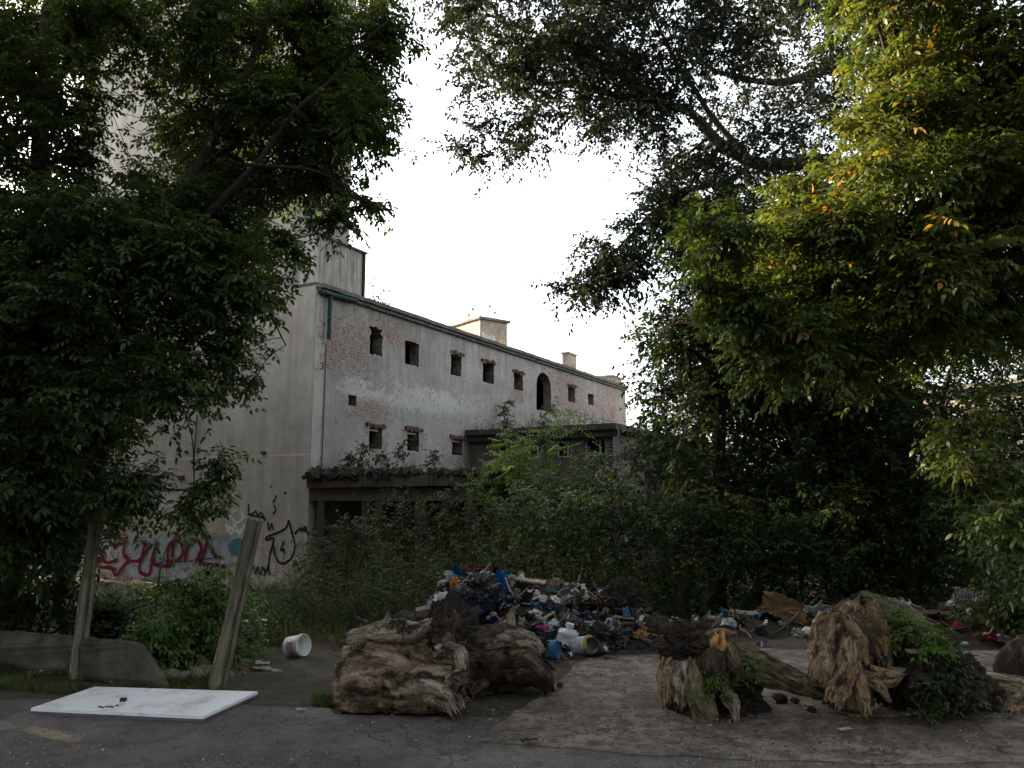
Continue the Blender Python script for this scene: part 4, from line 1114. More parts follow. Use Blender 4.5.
def scatter(n, fx0, fx1, y0, y1, keep=None):
    out = []
    while len(out) < n:
        y = random.uniform(y0, y1); x = random.uniform(fx0, fx1)*y/F_PX
        z = gz(x, y)
        if y < 25 and y > 6.3:
            k = sstep(6.5, 7.4, y)*(1 if x < -1.3 else sstep(8.4, 9.4, y))
            z += k*(.09*mnoise.noise(Vector((x*.7, y*.7, 0))) + .05*mnoise.noise(Vector((x*2.3, y*2.3, 4))) + .03)
        if keep is None or keep(x, y): out.append((x, y, z - .01))
    return out
herbs('tall_weeds', scatter(1500, -215, 190, 10.8, 17.0, lambda x, y: x*F_PX/y > -210 + (15-y)*4), .6, 1.35, 15, .12, .02, G_WEED)
herbs('tall_weeds', scatter(420, -215, -60, 9.4, 12.0), .35, .9, 14, .1, .017, G_WEED)
herbs('low_weeds', scatter(900, -380, -140, 7.9, 13, lambda x, y: mnoise.noise(Vector((x*.8, y*.8, 0))) > -.15 and (x+2.15)**2 + (y-7.8)**2 > .6), .12, .4, 9, .07, .03, G_DARK)
herbs('low_weeds', scatter(1300, -420, -200, 9.5, 19), .08, .3, 8, .08, .03, G_DARK)
herbs('low_weeds', scatter(900, 120, 620, 10.6, 14.5), .2, .7, 10, .09, .04, G_DARK)
def grass(name, pts, h0, h1, mat):
    n = len(pts); P = np.array(pts); LV = Leaves()
    D = norm(np.concatenate([RNG.normal(0, .45, (n, 2)), np.ones((n, 1))], 1)); a = RNG.random(n)*6.28
    LV.add(leaf_geo(P, D, np.stack([np.cos(a), np.sin(a), np.zeros(n)], 1), RNG.uniform(h0, h1, n), RNG.uniform(.004, .009, n), .35, np.clip(RNG.normal(.5, .25, n), 0, 1)))
    o = LV.build(name, mat); tag(o, kind='stuff')
grass('verge_grass', scatter(26000, -560, -225, 6.45, 7.9, lambda x, y: mnoise.noise(Vector((x*1.3, y*1.3, 7))) > -.25 and x*F_PX/y < -272 + 70*mnoise.noise(Vector((x*2.2, y*2.2, 11))) and y > 6.95-.06*(x+5)-.25*sstep(-2.8, -1.2, x) + .1*mnoise.noise(Vector((x*3, y*3, 1)))), .02, .075, G_GRASS)
grass('verge_grass', scatter(7000, -240, -60, 6.2, 7.6, lambda x, y: mnoise.noise(Vector((x*1.6, y*1.6, 3))) > .02 and y > 6.42 and y < 6.75 + .3*mnoise.noise(Vector((x*3, y*2, 13)))), .02, .065, G_GRASS)
grass('rough_grass', scatter(9000, -330, -120, 8.0, 12.5, lambda x, y: mnoise.noise(Vector((x*.9, y*.9, 5))) > -.1 and (x+2.15)**2 + (y-7.9)**2 > .5), .06, .28, G_GRASS)
# ------------------------------------------------------------------ fence remains
def m_post():
    t = NT('old_post_concrete'); v = t.obj(); st = t.noise(t.mapping(v, (14, 14, 1.2)), 2.0, 6, .7); n = t.noise(v, 9, 6, .7); n2 = t.noise(v, 45, 4, .75)
    c = t.ramp(st, [(.36, (.05, .044, .034)), (.5, (.12, .108, .082)), (.64, (.2, .185, .14))])
    c = t.mix(t.rng(n, .5, .66, 0, .8), c, (.085, .085, .04, 1)); c = t.mix(t.rng(n2, .56, .7, 0, .6), c, (.04, .036, .03, 1))
    t.bump(t.math('ADD', n2, n), .9, .012); return t.done(c, .95, .15)
M_POST = m_post()
M_PANELC = plain('fence_panel_concrete', (.10, .093, .076), .95, .55, 4, bump=.9)
def rough_prism(sec, L_, nseg, mat_, name, parent, amp=.008, taper=0.0, seed=0):
    """post: cross-section sec [(x,y)], length along z, chipped surface"""
    V = []; F = []; m = len(sec)
    for i in range(nseg+1):
        z = L_*i/nseg
        for (x, y) in sec:
            q = Vector((x*9+seed, y*9, z*5)); k = 1 - taper*i/nseg
            V.append((x*k + amp*mnoise.noise(q), y*k + amp*mnoise.noise(q + Vector((7, 3, 1))), z + (.03*mnoise.noise(q*2) if i == nseg else 0)))
    for i in range(nseg):
        for k in range(m):
            a = i*m+k; b = i*m+(k+1) % m; F.append((a, b, b+m, a+m))
    F.append(tuple(nseg*m+k for k in range(m)))
    mb = MB(); mb.add(V, F); return mb.build(name, mat_, parent)
SEC = [(x_*.78, y_*.78) for x_, y_ in [(-.075, -.07), (-.02, -.075), (.035, -.072), (.075, -.07), (.078, -.02), (.045, -.018), (.045, .02), (.078, .022), (.075, .07), (0, .074), (-.075, .07), (-.078, 0)]]
def post(bp, tp, Yb, Yt, label, seed):
    a = onground(*bp); a = at(*bp, Yb); a.z = gz(a.x, a.y) - .06
    b = at(*tp, Yt)
    d = b - a; Lp = d.length
    root = empty('concrete_post', a, 0, label, 'post', 'old concrete fence posts')
    o = rough_prism(SEC, Lp, 22, M_POST, 'shaft', root, .009, .08, seed)
    zx = d.normalized(); xx = Vector((.62, -.78, 0)); xx = (xx - zx*xx.dot(zx)).normalized(); yy = zx.cross(xx)
    o.rotation_euler = Matrix((xx, yy, zx)).transposed().to_euler()
post((77, 668), (95, 524), 7.45, 7.5, 'nearly upright weathered concrete post standing against the low fence panel', 1)
post((215, 686), (255, 520), 6.85, 7.0, 'tall weathered concrete post leaning over beside the white board', 2)
def slab_px(name, poly_px, Yf, thick, mat_, label, cat, n=12):
    """upright slab: photo outline on a vertical plane, given real thickness; Yf(px) distance"""
    root = empty(name, at(poly_px[0][0], poly_px[0][1], Yf(poly_px[0][0])), 0, label, cat)
    P = []
    for k, p in enumerate(poly_px):
        q = poly_px[(k+1) % len(poly_px)]
        for j in range(n):
            x, y = p[0]+(q[0]-p[0])*j/n, p[1]+(q[1]-p[1])*j/n
            w = at(x, y, Yf(x)); P.append(w + Vector((.02*mnoise.noise(w*13), 0, .016*mnoise.noise(w*9) + .012*mnoise.noise(w*27))) - root.location)
    nrm = Vector((.25, 1, 0)).normalized()
    m = len(P); mb = MB(); mb.add(P + [p + nrm*thick for p in P], [tuple(range(m)), tuple(range(2*m-1, m-1, -1))] + [(k, m+k, m+(k+1) % m, (k+1) % m) for k in range(m)])
    mb.build('slab', mat_, root); return root
slab_px('fence_panel', [(-120, 622), (0, 631), (66, 637), (131, 642), (146, 655), (153, 668), (166, 690), (120, 686), (75, 678), (0, 668), (-120, 655)], lambda x: 7.95 - (x/166)*1.05, .07, M_PANELC, 'low grey concrete fence panel with a slanting broken end, half sunk in grass', 'fence panel')
slab_px('concrete_ledge', [(-60, 612), (60, 609), (150, 598), (168, 600), (168, 606), (110, 613), (-60, 622)], lambda x: 11.2 + x*.004, .5, M_POST, 'pale horizontal concrete ledge below the red lettering', 'kerb')

# ------------------------------------------------------------------ white board
M_BOARD = None
def m_board():
    t = NT('white_board'); v = t.obj(); n = t.noise(v, 3.5, 6, .7); n2 = t.noise(v, 24, 4, .7)
    c = t.mix(t.rng(n, .52, .68, 0, .6), (.72, .74, .76, 1), (.3, .3, .3, 1))
    c = t.mix(t.rng(n2, .6, .75, 0, .5), c, (.22, .2, .18, 1)); t.bump(n2, .15, .005)
    return t.done(c, .5, .4)
tl, tr, br, bl = [onground(*p, .055) for p in ((95, 686.5), (258, 691.5), (203, 716), (31, 708))]
root = empty('white_board', (tl + br)/2 - Vector((0, 0, .055)), 0, 'large flat white board lying tilted on the asphalt edge, grey smears on its face', 'board'); oc = root.location
mb = MB(); top = [tl, tr, br, bl]
mb.add([p - oc for p in top] + [p - oc - Vector((0, 0, .022)) for p in top], [(3, 2, 1, 0), (0, 1, 5, 4), (1, 2, 6, 5), (2, 3, 7, 6), (3, 0, 4, 7), (4, 5, 6, 7)])
mb.build('face_sheet', m_board(), root)
mb = MB(); ins = [p.lerp((tl+br)/2, .012) for p in top]
mb.add([p - oc - Vector((0, 0, .0235)) for p in ins] + [p - oc - Vector((0, 0, .045)) for p in ins], [(3, 2, 1, 0), (0, 1, 5, 4), (1, 2, 6, 5), (2, 3, 7, 6), (3, 0, 4, 7), (4, 5, 6, 7)])
mb.build('core', plain('purple_grey_core', (.16, .13, .2), .8, .3, 8), root)  # lower layer of the board, coloured as the purple shadow under its edges

# ------------------------------------------------------------------ small single things: builders
def crumple(name, r, seed, flat=1.0, sub=4, amp=.55, freq=2.2, fine=0.0):
    bm = bmesh.new(); bmesh.ops.create_icosphere(bm, subdivisions=sub, radius=1)
    for v in bm.verts:
        p = v.co.copy(); q = p*freq + Vector((seed*3.1, seed*1.7, seed))
        k = 1 + amp*mnoise.noise(q) + amp*.6*abs(mnoise.noise(q*2.3)) + amp*.3*mnoise.noise(q*5.1) + fine*(mnoise.noise(q*9.7) + .7*mnoise.noise(q*19.0))
        v.co = Vector((p.x*k, p.y*k, p.z*k*flat))*r
    me = bpy.data.meshes.new(name); bm.to_mesh(me); bm.free(); return me
def drape(name, w, h, seed, amp=.25, n=18):
    bm = bmesh.new(); V = []
    for j in range(n+1):
        for i in range(n+1):
            x, y = (i/n-.5)*w, (j/n-.5)*h
            q = Vector((x/w*2.2+seed*5, y/h*2.2+seed, seed))
            e = 1 + .25*mnoise.noise(Vector((i*.6+seed, j*.6, 3)))
            z = amp*max(w, h)*(mnoise.noise(q) + .45*mnoise.noise(q*2.6) + .2*mnoise.noise(q*6))
            V.append(bm.verts.new((x*e + .1*w*mnoise.noise(q*1.5), y*e + .1*h*mnoise.noise(q*1.5+Vector((4, 4, 4))), z)))
    for j in range(n):
        for i in range(n): bm.faces.new((V[j*(n+1)+i], V[j*(n+1)+i+1], V[(j+1)*(n+1)+i+1], V[(j+1)*(n+1)+i]))
    r = bmesh.ops.solidify(bm, geom=bm.faces[:], thickness=.004)
    me = bpy.data.meshes.new(name); bm.to_mesh(me); bm.free(); return me
def plank(name, l, w, t, seed, bend=.08):
    bm = bmesh.new(); n = 10; rings = []
    for i in range(n+1):
        x = (i/n-.5)*l; b = bend*l*((i/n-.5)**2) + .015*mnoise.noise(Vector((i*.6, seed, 0)))
        e = w*(.5 + .12*mnoise.noise(Vector((i*.9, seed*3, 5))))
        cut = .0 if 0 < i < n else .06*l*mnoise.noise(Vector((seed*7.7, i, 2)))
        rings.append([bm.verts.new((x + cut*s_, s_*e, b + z_)) for (s_, z_) in ((-1, 0), (1, 0), (1, t), (-1, t))])
    for i in range(n):
        for k in range(4): bm.faces.new((rings[i][k], rings[i][(k+1) % 4], rings[i+1][(k+1) % 4], rings[i+1][k]))
    bm.faces.new(rings[0][::-1]); bm.faces.new(rings[n]); bmesh.ops.recalc_face_normals(bm, faces=bm.faces[:])
    me = bpy.data.meshes.new(name); bm.to_mesh(me); bm.free(); return me
def rod(name, l, r, seed, bend=.15):
    pts = [Vector(((i/8-.5)*l, bend*l*mnoise.noise(Vector((i*.35, seed, 1))), bend*l*mnoise.noise(Vector((i*.35, 2, seed))))) for i in range(9)]
    mb = MB(); mb.tube(pts, r, 6); me = bpy.data.meshes.new(name); me.from_pydata(mb.v, [], mb.f); return me
def container(name, r, h, seed, dent=.15, neck=False):
    bm = bmesh.new(); n = 24
    prof = [(0, 0), (.94*r, 0), (r, .03*h), (r*1.02, .2*h), (r*.98, .24*h), (r, .5*h), (r*.98, .74*h), (r*1.02, .78*h), (r, .95*h)]
    prof += ([(r*.7, h*1.02), (r*.3, h*1.1), (r*.3, h*1.22), (0, h*1.22)] if neck else [(r*.94, h), (r*.9, h*.985), (r*.88, h*.96), (0, h*.955)])
    rings = []
    for (a, z) in prof:
        ring = []
        for k in range(n):
            th = 2*math.pi*k/n; p = Vector((a*math.cos(th), a*math.sin(th), z))
            p *= 1 + dent*mnoise.noise(p/r*.8 + Vector((seed*3, 1, seed))) if a else 1
            ring.append(bm.verts.new(p))
        rings.append(ring)
    for i in range(len(rings)-1):
        for k in range(n): bm.faces.new((rings[i][k], rings[i][(k+1) % n], rings[i+1][(k+1) % n], rings[i+1][k]))
    bmesh.ops.remove_doubles(bm, verts=bm.verts[:], dist=1e-5); bmesh.ops.recalc_face_normals(bm, faces=bm.faces[:])
    me = bpy.data.meshes.new(name); bm.to_mesh(me); bm.free(); return me
def put(me, name, mat_, loc, rot=(0, 0, 0), label=None, cat=None, group=None, sc=1.0, smooth=False):
    if not me.materials: me.materials.append(mat_)
    if smooth: me.polygons.foreach_set('use_smooth', [True]*len(me.polygons))
    o = bpy.data.objects.new(name, me); COL.objects.link(o); o.location = loc; o.rotation_euler = rot
    o.scale = (sc, sc, sc) if not hasattr(sc, '__len__') else sc
    return tag(o, label, cat, group)

WHITE = plain('dirty_white', (.58, .58, .57), .6, .3, 12); PALE = plain('pale_blue_plastic', (.42, .5, .55), .5, .35, 10); BLUE = plain('blue_plastic', (.025, .105, .23), .5, .3, 8)
BLUEC = plain('blue_cloth', (.02, .12, .26), .9, .3, 10); BLACK = plain('black_plastic', (.018, .018, .02), .42, .3, 8, spec=.35); RED = plain('faded_red', (.2, .02, .03), .8, .4, 8)
BROWN = plain('brown_scrap', (.11, .075, .05), .9, .5, 9); CARD = plain('cardboard', (.25, .16, .085), .9, .35, 6); YELL = plain('yellow_scrap', (.38, .26, .1), .85, .35, 7)
GREYS = plain('grey_scrap', (.21, .205, .2), .85, .4, 9); DKSC = plain('dark_scrap', (.045, .04, .037), .9, .5, 8); TANB = plain('tan_board', (.34, .28, .2), .85, .35, 9)
NAVY = plain('navy_cloth', (.02, .03, .07), .95, .4, 8); PINK = plain('magenta_cloth', (.35, .03, .12), .9, .4, 8); ORNG = plain('orange_scrap', (.36, .14, .03), .8, .4, 8); TURQ = plain('turquoise_scrap', (.06, .24, .27), .7, .4, 8)

# bucket
p = onground(296, 662, .0); r_ = 10.2*p.y/F_PX; bl_ = .2
root = empty('paint_bucket', (p.x, p.y, gt(p.x, p.y)), 0, 'white plastic paint bucket lying on its side in the dirt', 'bucket')
M = Matrix.Translation((0, 0, r_*.98)) @ Matrix.Rotation(R(62), 4, Vector((0, 0, 1))) @ Matrix.Rotation(R(-84), 4, 'X').inverted() @ Matrix.Translation((0, 0, -.1))
M = Matrix.Translation((0, 0, r_)) @ Vector((.90, -.42, .14)).to_track_quat('Z', 'Y').to_matrix().to_4x4() @ Matrix.Translation((0, 0, -.1))
mb = MB(); mb.lathe([(0, 0), (r_*.86, 0), (r_*.88, .01), (r_*.98, .17), (r_*1.05, .172), (r_*1.05, .185), (r_*.99, .19), (r_*.99, .2), (r_*.95, .2), (r_*.84, .03), (0, .028)], 28, M)
mb.build('shell', plain('white_bucket', (.66, .66, .64), .5, .12, 6), root, True)
mb = MB(); vsn = []; 
for i in range(9):
    a = R(150 + i*11)
    for z in (.05, .13): vsn.append(M @ Vector((math.cos(a)*r_*(.883+.1*(z/.17))*1.012, math.sin(a)*r_*(.883+.1*(z/.17))*1.012, z)))
mb.add(vsn, [(2*i, 2*i+2, 2*i+3, 2*i+1) for i in range(8)]); mb.build('printed_band', plain('bucket_print', (.3, .16, .28), .6, .3, 20), root, True)
mb = MB(); mb.tube([M @ Vector((r_*1.06*math.cos(a), r_*1.06*math.sin(a)*1.0 , .175 + .05*math.sin(a/1.0))) for a in [R(k*12) for k in range(16)]], .003, 5); mb.build('handle', M_RUST, root)

# thin dry stem
mb = MB(); mb.tube(smooth_path(L([(151, 652, 7.9), (156, 605, 7.9), (160, 570, 7.9), (168, 545, 7.9)]), 4), list(np.linspace(.016, .006, 13)), 6)
tag(mb.build('bare_stem', BARK_P), 'thin pale leafless stem rising in front of the red lettering', 'stem')

# rubble
stone_mats = [plain('rubble_grey', (.2, .19, .17), .95, .4, 7, bump=.8), plain('rubble_tan', (.26, .22, .16), .95, .4, 7, bump=.8), plain('rubble_brick', (.2, .09, .06), .95, .4, 7, bump=.8)]
stones = [[None]*3 for _ in range(5)]
for i in range(5):
    for j in range(3):
        me = crumple('rubble_stone', 1, i+3, .6, 2, .35, 1.3); me.materials.append(stone_mats[j]); stones[i][j] = me
for k in range(70):
    px = random.gauss(198, 22); py = random.uniform(650, 684)
    if px < 158 or px > 250: continue
    q = onground(px, py); s_ = random.choice([.02, .025, .03, .04, .05, .07])
    j = random.choice([0, 1, 1, 0, 2]); 
    put(stones[k % 5][j], 'rubble_stone', None, (q.x, q.y, gt(q.x, q.y)+s_*.25), (random.random()*6, random.random()*6, random.random()*6), 'small broken lump of rubble heaped at the foot of the leaning post', 'stone', 'rubble at the leaning post', s_)
for (px, py, l, w_, lab) in ((172, 683, .22, .16, 'flat grey broken concrete chunk lying beside the slanting end of the fence panel'), (200, 680, .2, .14, 'tan broken concrete chunk between the fence panel and the leaning post'),):
    q = onground(px, py); put(crumple('concrete_chunk', l*.5, px, .5, 3, .25, 1.1), 'concrete_chunk', M_POST, (q.x, q.y, gt(q.x, q.y)+.03), (.3, .1, px), lab, 'chunk')
q = onground(222, 672); mb = MB(); mb.box((-.06, -.05, 0), (.06, .05, .13)); o = mb.build('white_block', WHITE, None, bevel=.008); o.location = (q.x, q.y+.05, gt(q.x, q.y+.05)); o.rotation_euler = (.1, .15, .4); tag(o, 'small white block standing just behind the leaning post', 'block')
for k, (px, py, l, w_, rz_, lab) in enumerate(((262, 671, .13, .08, .2, 'crumpled white paper scrap nearest the leaning post on the bare dirt'), (270, 677, .16, .05, -.3, 'long torn white paper strip on the dirt below the paint bucket'), (257, 676, .08, .06, .9, 'small bent white scrap between the paper strip and the white board'), (276, 683, .08, .04, .1, 'tiny flat white scrap just above the grass by the white board'), (301, 713, .07, .04, .2, 'lone white paper scrap on the asphalt edge'), (49, 673, .16, .06, .3, 'pale broken stick of plaster in the verge grass'), (43, 663, .08, .04, .1, 'short pale chip in the grass by the low fence panel'), (529, 453, 0, 0, 0, None))):
    if not lab: continue
    q = onground(px, py); put(drape('paper_scrap', l, w_, k+2, .12, 8), 'paper_scrap', WHITE, (q.x, q.y, gt(q.x, q.y)+.03), (.1, .1, rz_), lab, 'scrap')
q = onground(123, 701, .08); put(crumple('leaf_clump', .022, 3, .6, 3, .8), 'leaf_clump', G_WEED if False else DKSC, (q.x, q.y, .09), (0, 0, 0), 'small dark clod lying on the white board', 'clod')
q = onground(108, 707, .08); put(plank('wood_chip', .14, .03, .004, 4), 'wood_chip', BROWN, (q.x, q.y, .08), (0, 0, .15), 'flat brown chip of wood lying on the white board', 'chip')
# white umbels
for k, (px, py, Y) in enumerate(((253, 610, 9.6),)):
    b = onground(255, 650); b = at(255, 648, 9.3); b.z = gz(b.x, b.y)
    root = empty('flowering_weed', b, 0, 'weed with a few small white flower heads behind the leaning post', 'plant')
    mb = MB(); heads = [at(253, 611, 9.3), at(247, 622, 9.3), at(262, 621, 9.2), at(258, 634, 9.2)]
    for h_ in heads: mb.tube([(0, 0, 0), ((h_-b)*.5 + Vector((.02, 0, .03))), h_-b], [.005, .004, .003], 5)
    mb.build('stem', G_GRASS if False else BARK_P, root)
    for h_ in heads:
        mb = MB()
        for j in range(26):
            a = random.random()*6.28; r2 = .055*random.random()**.5; c_ = (h_-b) + Vector((math.cos(a)*r2, math.sin(a)*r2, .02 - r2*.2))
            mb.box((c_.x-.008, c_.y-.008, c_.z-.004), (c_.x+.008, c_.y+.008, c_.z+.004))
        mb.build('flower_head', plain('white_petals', (.75, .75, .7), .8, .1), root)

# ------------------------------------------------------------------ gnarled wood
def limb(name, pts, rad, mat_, parent, n=40, seg=8, ridge=.22, lump=.22, seed=0, splinter=.12, hollow=0.0, rf=2.4):
    """swept trunk piece with lengthwise ridges and splintered ends, grain coordinates along it"""
    path = smooth_path([Vector(p) for p in pts], seg); m = len(path)
    rp = np.interp(np.linspace(0, 1, m), np.linspace(0, 1, len(rad)), rad)
    V = []; G = []; x = None; s = 0
    T = [(path[min(i+1, m-1)] - path[max(i-1, 0)]).normalized() for i in range(m)]
    off = Vector((seed*3.7, seed*1.9, seed*.7))
    rings = []
    for i, p in enumerate(path):
        t = T[i]
        if i: s += (p - path[i-1]).length
        if x is None: x = t.cross(Vector((.13, .21, .97)) if abs(t.z) < .9 else Vector((1, .1, 0))).normalized()
        else: x = (x - t*x.dot(t)).normalized()
        y = t.cross(x)
        for k in range(n):
            a = 2*math.pi*k/n; c, d = math.cos(a), math.sin(a); r = rp[i]
            g = Vector((c*rf, d*rf, s*1.1/max(.15, rp.max())*.35)) + off
            RM = max(.06, rp.max()); q3 = Vector((c*r, d*r, s*.55))/RM
            f = 1 + ridge*1.1*mnoise.noise(Vector((c*1.2, d*1.2, s/RM*.25)) + off) + lump*mnoise.noise(q3*.9 + off)
            gr = mnoise.noise(Vector((c*rf, d*rf, s/RM*.3)) + off + Vector((mnoise.noise(q3*1.5), mnoise.noise(q3*1.5 + off), 0))*.5)
            f -= ridge*1.1*max(0, 1 - abs(gr)/.11)*(.5 + mnoise.noise(q3*1.1 + off*2))
            f += ridge*.8*(round(mnoise.noise(q3*1.7 + off*1.3)*4)/4)*.6
            for (fr_, am_) in ((2.6, .12), (5.3, .085), (10.7, .055)): f += am_*mnoise.noise(Vector((q3.x*fr_, q3.y*fr_, q3.z*fr_*.6)) + off)
            e = 0
            if i == 0: e = -splinter*(.4 + mnoise.noise(Vector((c*rf*1.9, d*rf*1.9, 5)) + off)*1.6)
            if i == m-1: e = splinter*(.4 + mnoise.noise(Vector((c*rf*1.9, d*rf*1.9, 9)) + off)*1.8)
            V.append(p + (x*c + y*d)*r*f + t*e); G.append((c*rp.max() + seed, d*rp.max(), s + e))
    F = []
    for i in range(m-1):
        for k in range(n):
            a = i*n+k; b = i*n+(k+1) % n; F.append((a, b, b+n, a+n))
    # end faces, dished and rough
    for (i0, t, sg) in ((0, T[0], -1), (m-1, T[-1], 1)):
        prev = i0*n
        for q, fr in enumerate((.72, .4, .12)):
            st = len(V)
            for k in range(n):
                c = path[i0]; a = Vector(V[i0*n+k]); v_ = c.lerp(a, fr) - t*sg*(.06 + .2*hollow)*rp[i0]*(1-fr)*2 + t*.06*rp[i0]*mnoise.noise(a*14 + Vector((q, 0, 0)))*3
                V.append(v_); g0 = G[i0*n+k]; G.append((g0[0]*fr, g0[1]*fr, g0[2] + q*.03))
            for k in range(n):
                a, b = prev+k, prev+(k+1) % n; c_, d_ = st+k, st+(k+1) % n
                F.append((a, c_, d_, b) if sg > 0 else (a, b, d_, c_))
            prev = st
        F.append(tuple(prev+k for k in range(n)) if sg > 0 else tuple(prev+n-1-k for k in range(n)))
    fl = [i for f in F for i in f]; st = np.cumsum([0] + [len(f) for f in F[:-1]])
    return np_mesh(name, np.array([tuple(v) for v in V]), fl, st, mat_, parent, {'gco': np.array(G)}, True)
def clod(name, c, r, mat_, parent, seed, flat=.8, amp=.5, freq=1.8, sub=5):
    me = crumple(name, 1, seed, flat, sub, amp, freq, .12); me.materials.append(mat_)
    o = bpy.data.objects.new(name, me); COL.objects.link(o); o.parent = parent; o.location = c
    o.scale = r if hasattr(r, '__len__') else (r, r, r); o.rotation_euler = (0, 0, seed); return o
def roots(name, c, R0, n, lens, parent, mat_, seed, down=-.3, r0=.012, hemi=None):
    n = int(n*1.5)
    T = Tubes(); rs = random.Random(seed)
    for k in range(n):
        d = Vector((rs.gauss(0, 1), rs.gauss(0, 1), rs.gauss(0, .8))).normalized()
        if hemi and d.dot(Vector(hemi)) < -.1: d = -d
        p = Vector(c) + Vector((d.x*R0[0], d.y*R0[1], d.z*R0[2])); l = rs.uniform(*lens)
        pts = [p - d*.03]
        for j in range(4):
            d = (d + Vector((rs.gauss(0, .35), rs.gauss(0, .35), rs.gauss(0, .3) + down*.5))).normalized(); pts.append(pts[-1] + d*l/4)
            if pts[-1].z + parent.location.z < .02: pts[-1].z = .02 - parent.location.z
        r = r0*rs.uniform(.3, 1.2)
        T.tube(pts, [r, r*.8, r*.6, r*.4, r*.15], 5, 0, k)
    o = T.build(name, mat_, parent); o['kind'] = 'stuff'; return o

def rel(root, rows): return [tuple(at(*r) - root.location) for r in rows]
# left log: trunk lying on its side
b = at(405, 706, 6.45); b.z = 0
log = empty('tree_stump', b, 0, 'huge weathered stump on its side showing pale long grained wood, nearest the white board', 'stump', 'uprooted stumps')
limb('trunk', rel(log, [(358, 668, 6.55), (378, 669, 6.5), (410, 670, 6.45), (440, 672, 6.4), (462, 672, 6.4)]), [.265, .295, .30, .285, .23], W_LOG, log, 130, 16, .36, .22, 2, .05, .3, 3.0)
limb('root', rel(log, [(400, 690, 6.2), (430, 690, 6.15), (450, 700, 6.1), (458, 712, 6.05)]), [.10, .11, .085, .06], W_GREY, log, 30, 6, .2, .25, 5, .03)
limb('root', rel(log, [(352, 637, 6.5), (385, 632, 6.4), (415, 632, 6.35), (440, 622, 6.35)]), [.06, .09, .08, .05], W_GREY, log, 30, 6, .25, .25, 8, .05)
limb('root', rel(log, [(385, 628, 6.5), (388, 620, 6.5), (389, 612, 6.5)]), [.06, .035, .015], W_GREY, log, 20, 5, .25, .3, 9, .02)
limb('root', rel(log, [(440, 652, 6.25), (458, 655, 6.2), (463, 668, 6.15)]), [.09, .07, .04], W_GREY, log, 28, 5, .25, .3, 11, .03)
limb('root', rel(log, [(445, 690, 6.2), (455, 680, 6.1), (462, 677, 6.05)]), [.07, .06, .05], W_GREY, log, 28, 5, .25, .3, 12, .03)
clod('root_ball', rel(log, [(449, 632, 6.5)])[0], (.2, .2, .24), W_DARK if False else SOIL, log, 4, 1, .5)
limb('root', rel(log, [(448, 640, 6.4), (452, 622, 6.42), (450, 608, 6.45)]), [.13, .12, .06], W_DARK, log, 36, 7, .35, .4, 15, .05)
roots('root_fibre', rel(log, [(453, 650, 6.35)])[0], (.14, .12, .3), 120, (.08, .22), log, BARK_P, 3, r0=.006)
clod('clod', rel(log, [(418, 705, 6.1)])[0], .06, BROWN, log, 9)
# second log half behind it
b = at(505, 690, 7.0); b.z = 0
log2 = empty('tree_stump', b, 0, 'gnarled dark root mass lying between the pale stump and the blue drum', 'stump', 'uprooted stumps')
limb('trunk', rel(log2, [(452, 668, 7.1), (480, 664, 7.0), (515, 660, 6.95), (543, 657, 6.9)]), [.22, .27, .25, .16], W_DARK, log2, 90, 13, .3, .35, 21, .06)
limb('root', rel(log2, [(465, 655, 6.95), (490, 642, 6.95), (506, 628, 7.0), (512, 613, 7.05)]), [.12, .11, .08, .03], W_GREY, log2, 32, 7, .3, .3, 22, .04)
limb('root', rel(log2, [(480, 650, 6.85), (510, 640, 6.8), (530, 642, 6.8), (541, 652, 6.8)]), [.09, .1, .08, .05], W_GREY, log2, 32, 6, .3, .3, 23, .04)
limb('root', rel(log2, [(500, 668, 6.75), (525, 668, 6.7), (542, 680, 6.7), (548, 690, 6.7)]), [.12, .11, .08, .04], W_DARK, log2, 32, 6, .3, .3, 24, .04)
limb('root', rel(log2, [(470, 668, 6.8), (478, 680, 6.75), (470, 690, 6.7)]), [.1, .09, .06], W_DARK, log2, 28, 5, .3, .3, 25, .04)
roots('root_fibre', rel(log2, [(500, 660, 6.9)])[0], (.28, .2, .2), 110, (.06, .2), log2, BARK, 5, r0=.006)

# right stump A: split top, long limb down to the ground
b = at(715, 725, 6.05); b.z = 0
stA = empty('tree_stump', b, 0, 'split stump, orange fresh break on top, one long mossy limb reaching the ground', 'stump', 'uprooted stumps')
limb('trunk', rel(stA, [(700, 692, 6.25), (703, 670, 6.25), (708, 652, 6.3), (716, 644, 6.3)]), [.2, .22, .2, .12], W_DARK, stA, 90, 13, .26, .3, 31, .05)
limb('root', rel(stA, [(672, 655, 6.2), (667, 675, 6.15), (668, 698, 6.1)]), [.07, .075, .045], W_TAN, stA, 30, 7, .35, .25, 32, .07)
limb('root', rel(stA, [(683, 660, 6.15), (682, 680, 6.1), (684, 702, 6.1)]), [.06, .065, .04], W_GREY, stA, 30, 7, .4, .25, 33, .07)
limb('root', rel(stA, [(692, 662, 6.15), (697, 690, 6.05), (706, 715, 6.0), (711, 734, 5.95)]), [.07, .085, .085, .075], W_MOSS, stA, 34, 8, .22, .25, 34, .03)
limb('root', rel(stA, [(685, 690, 6.3), (689, 712, 6.3), (690, 722, 6.3)]), [.05, .05, .045], W_MOSS, stA, 22, 5, .2, .2, 35, .02)
limb('limb', rel(stA, [(712, 662, 6.25), (745, 662, 6.25), (775, 673, 6.2), (800, 684, 6.15), (814, 692, 6.1)]), [.15, .14, .115, .085, .05], W_MOSS, stA, 70, 13, .24, .22, 36, .06)
limb('root', rel(stA, [(725, 648, 6.2), (735, 662, 6.1), (742, 676, 6.05)]), [.07, .075, .03], W_MOSS, stA, 30, 6, .25, .25, 37, .03)
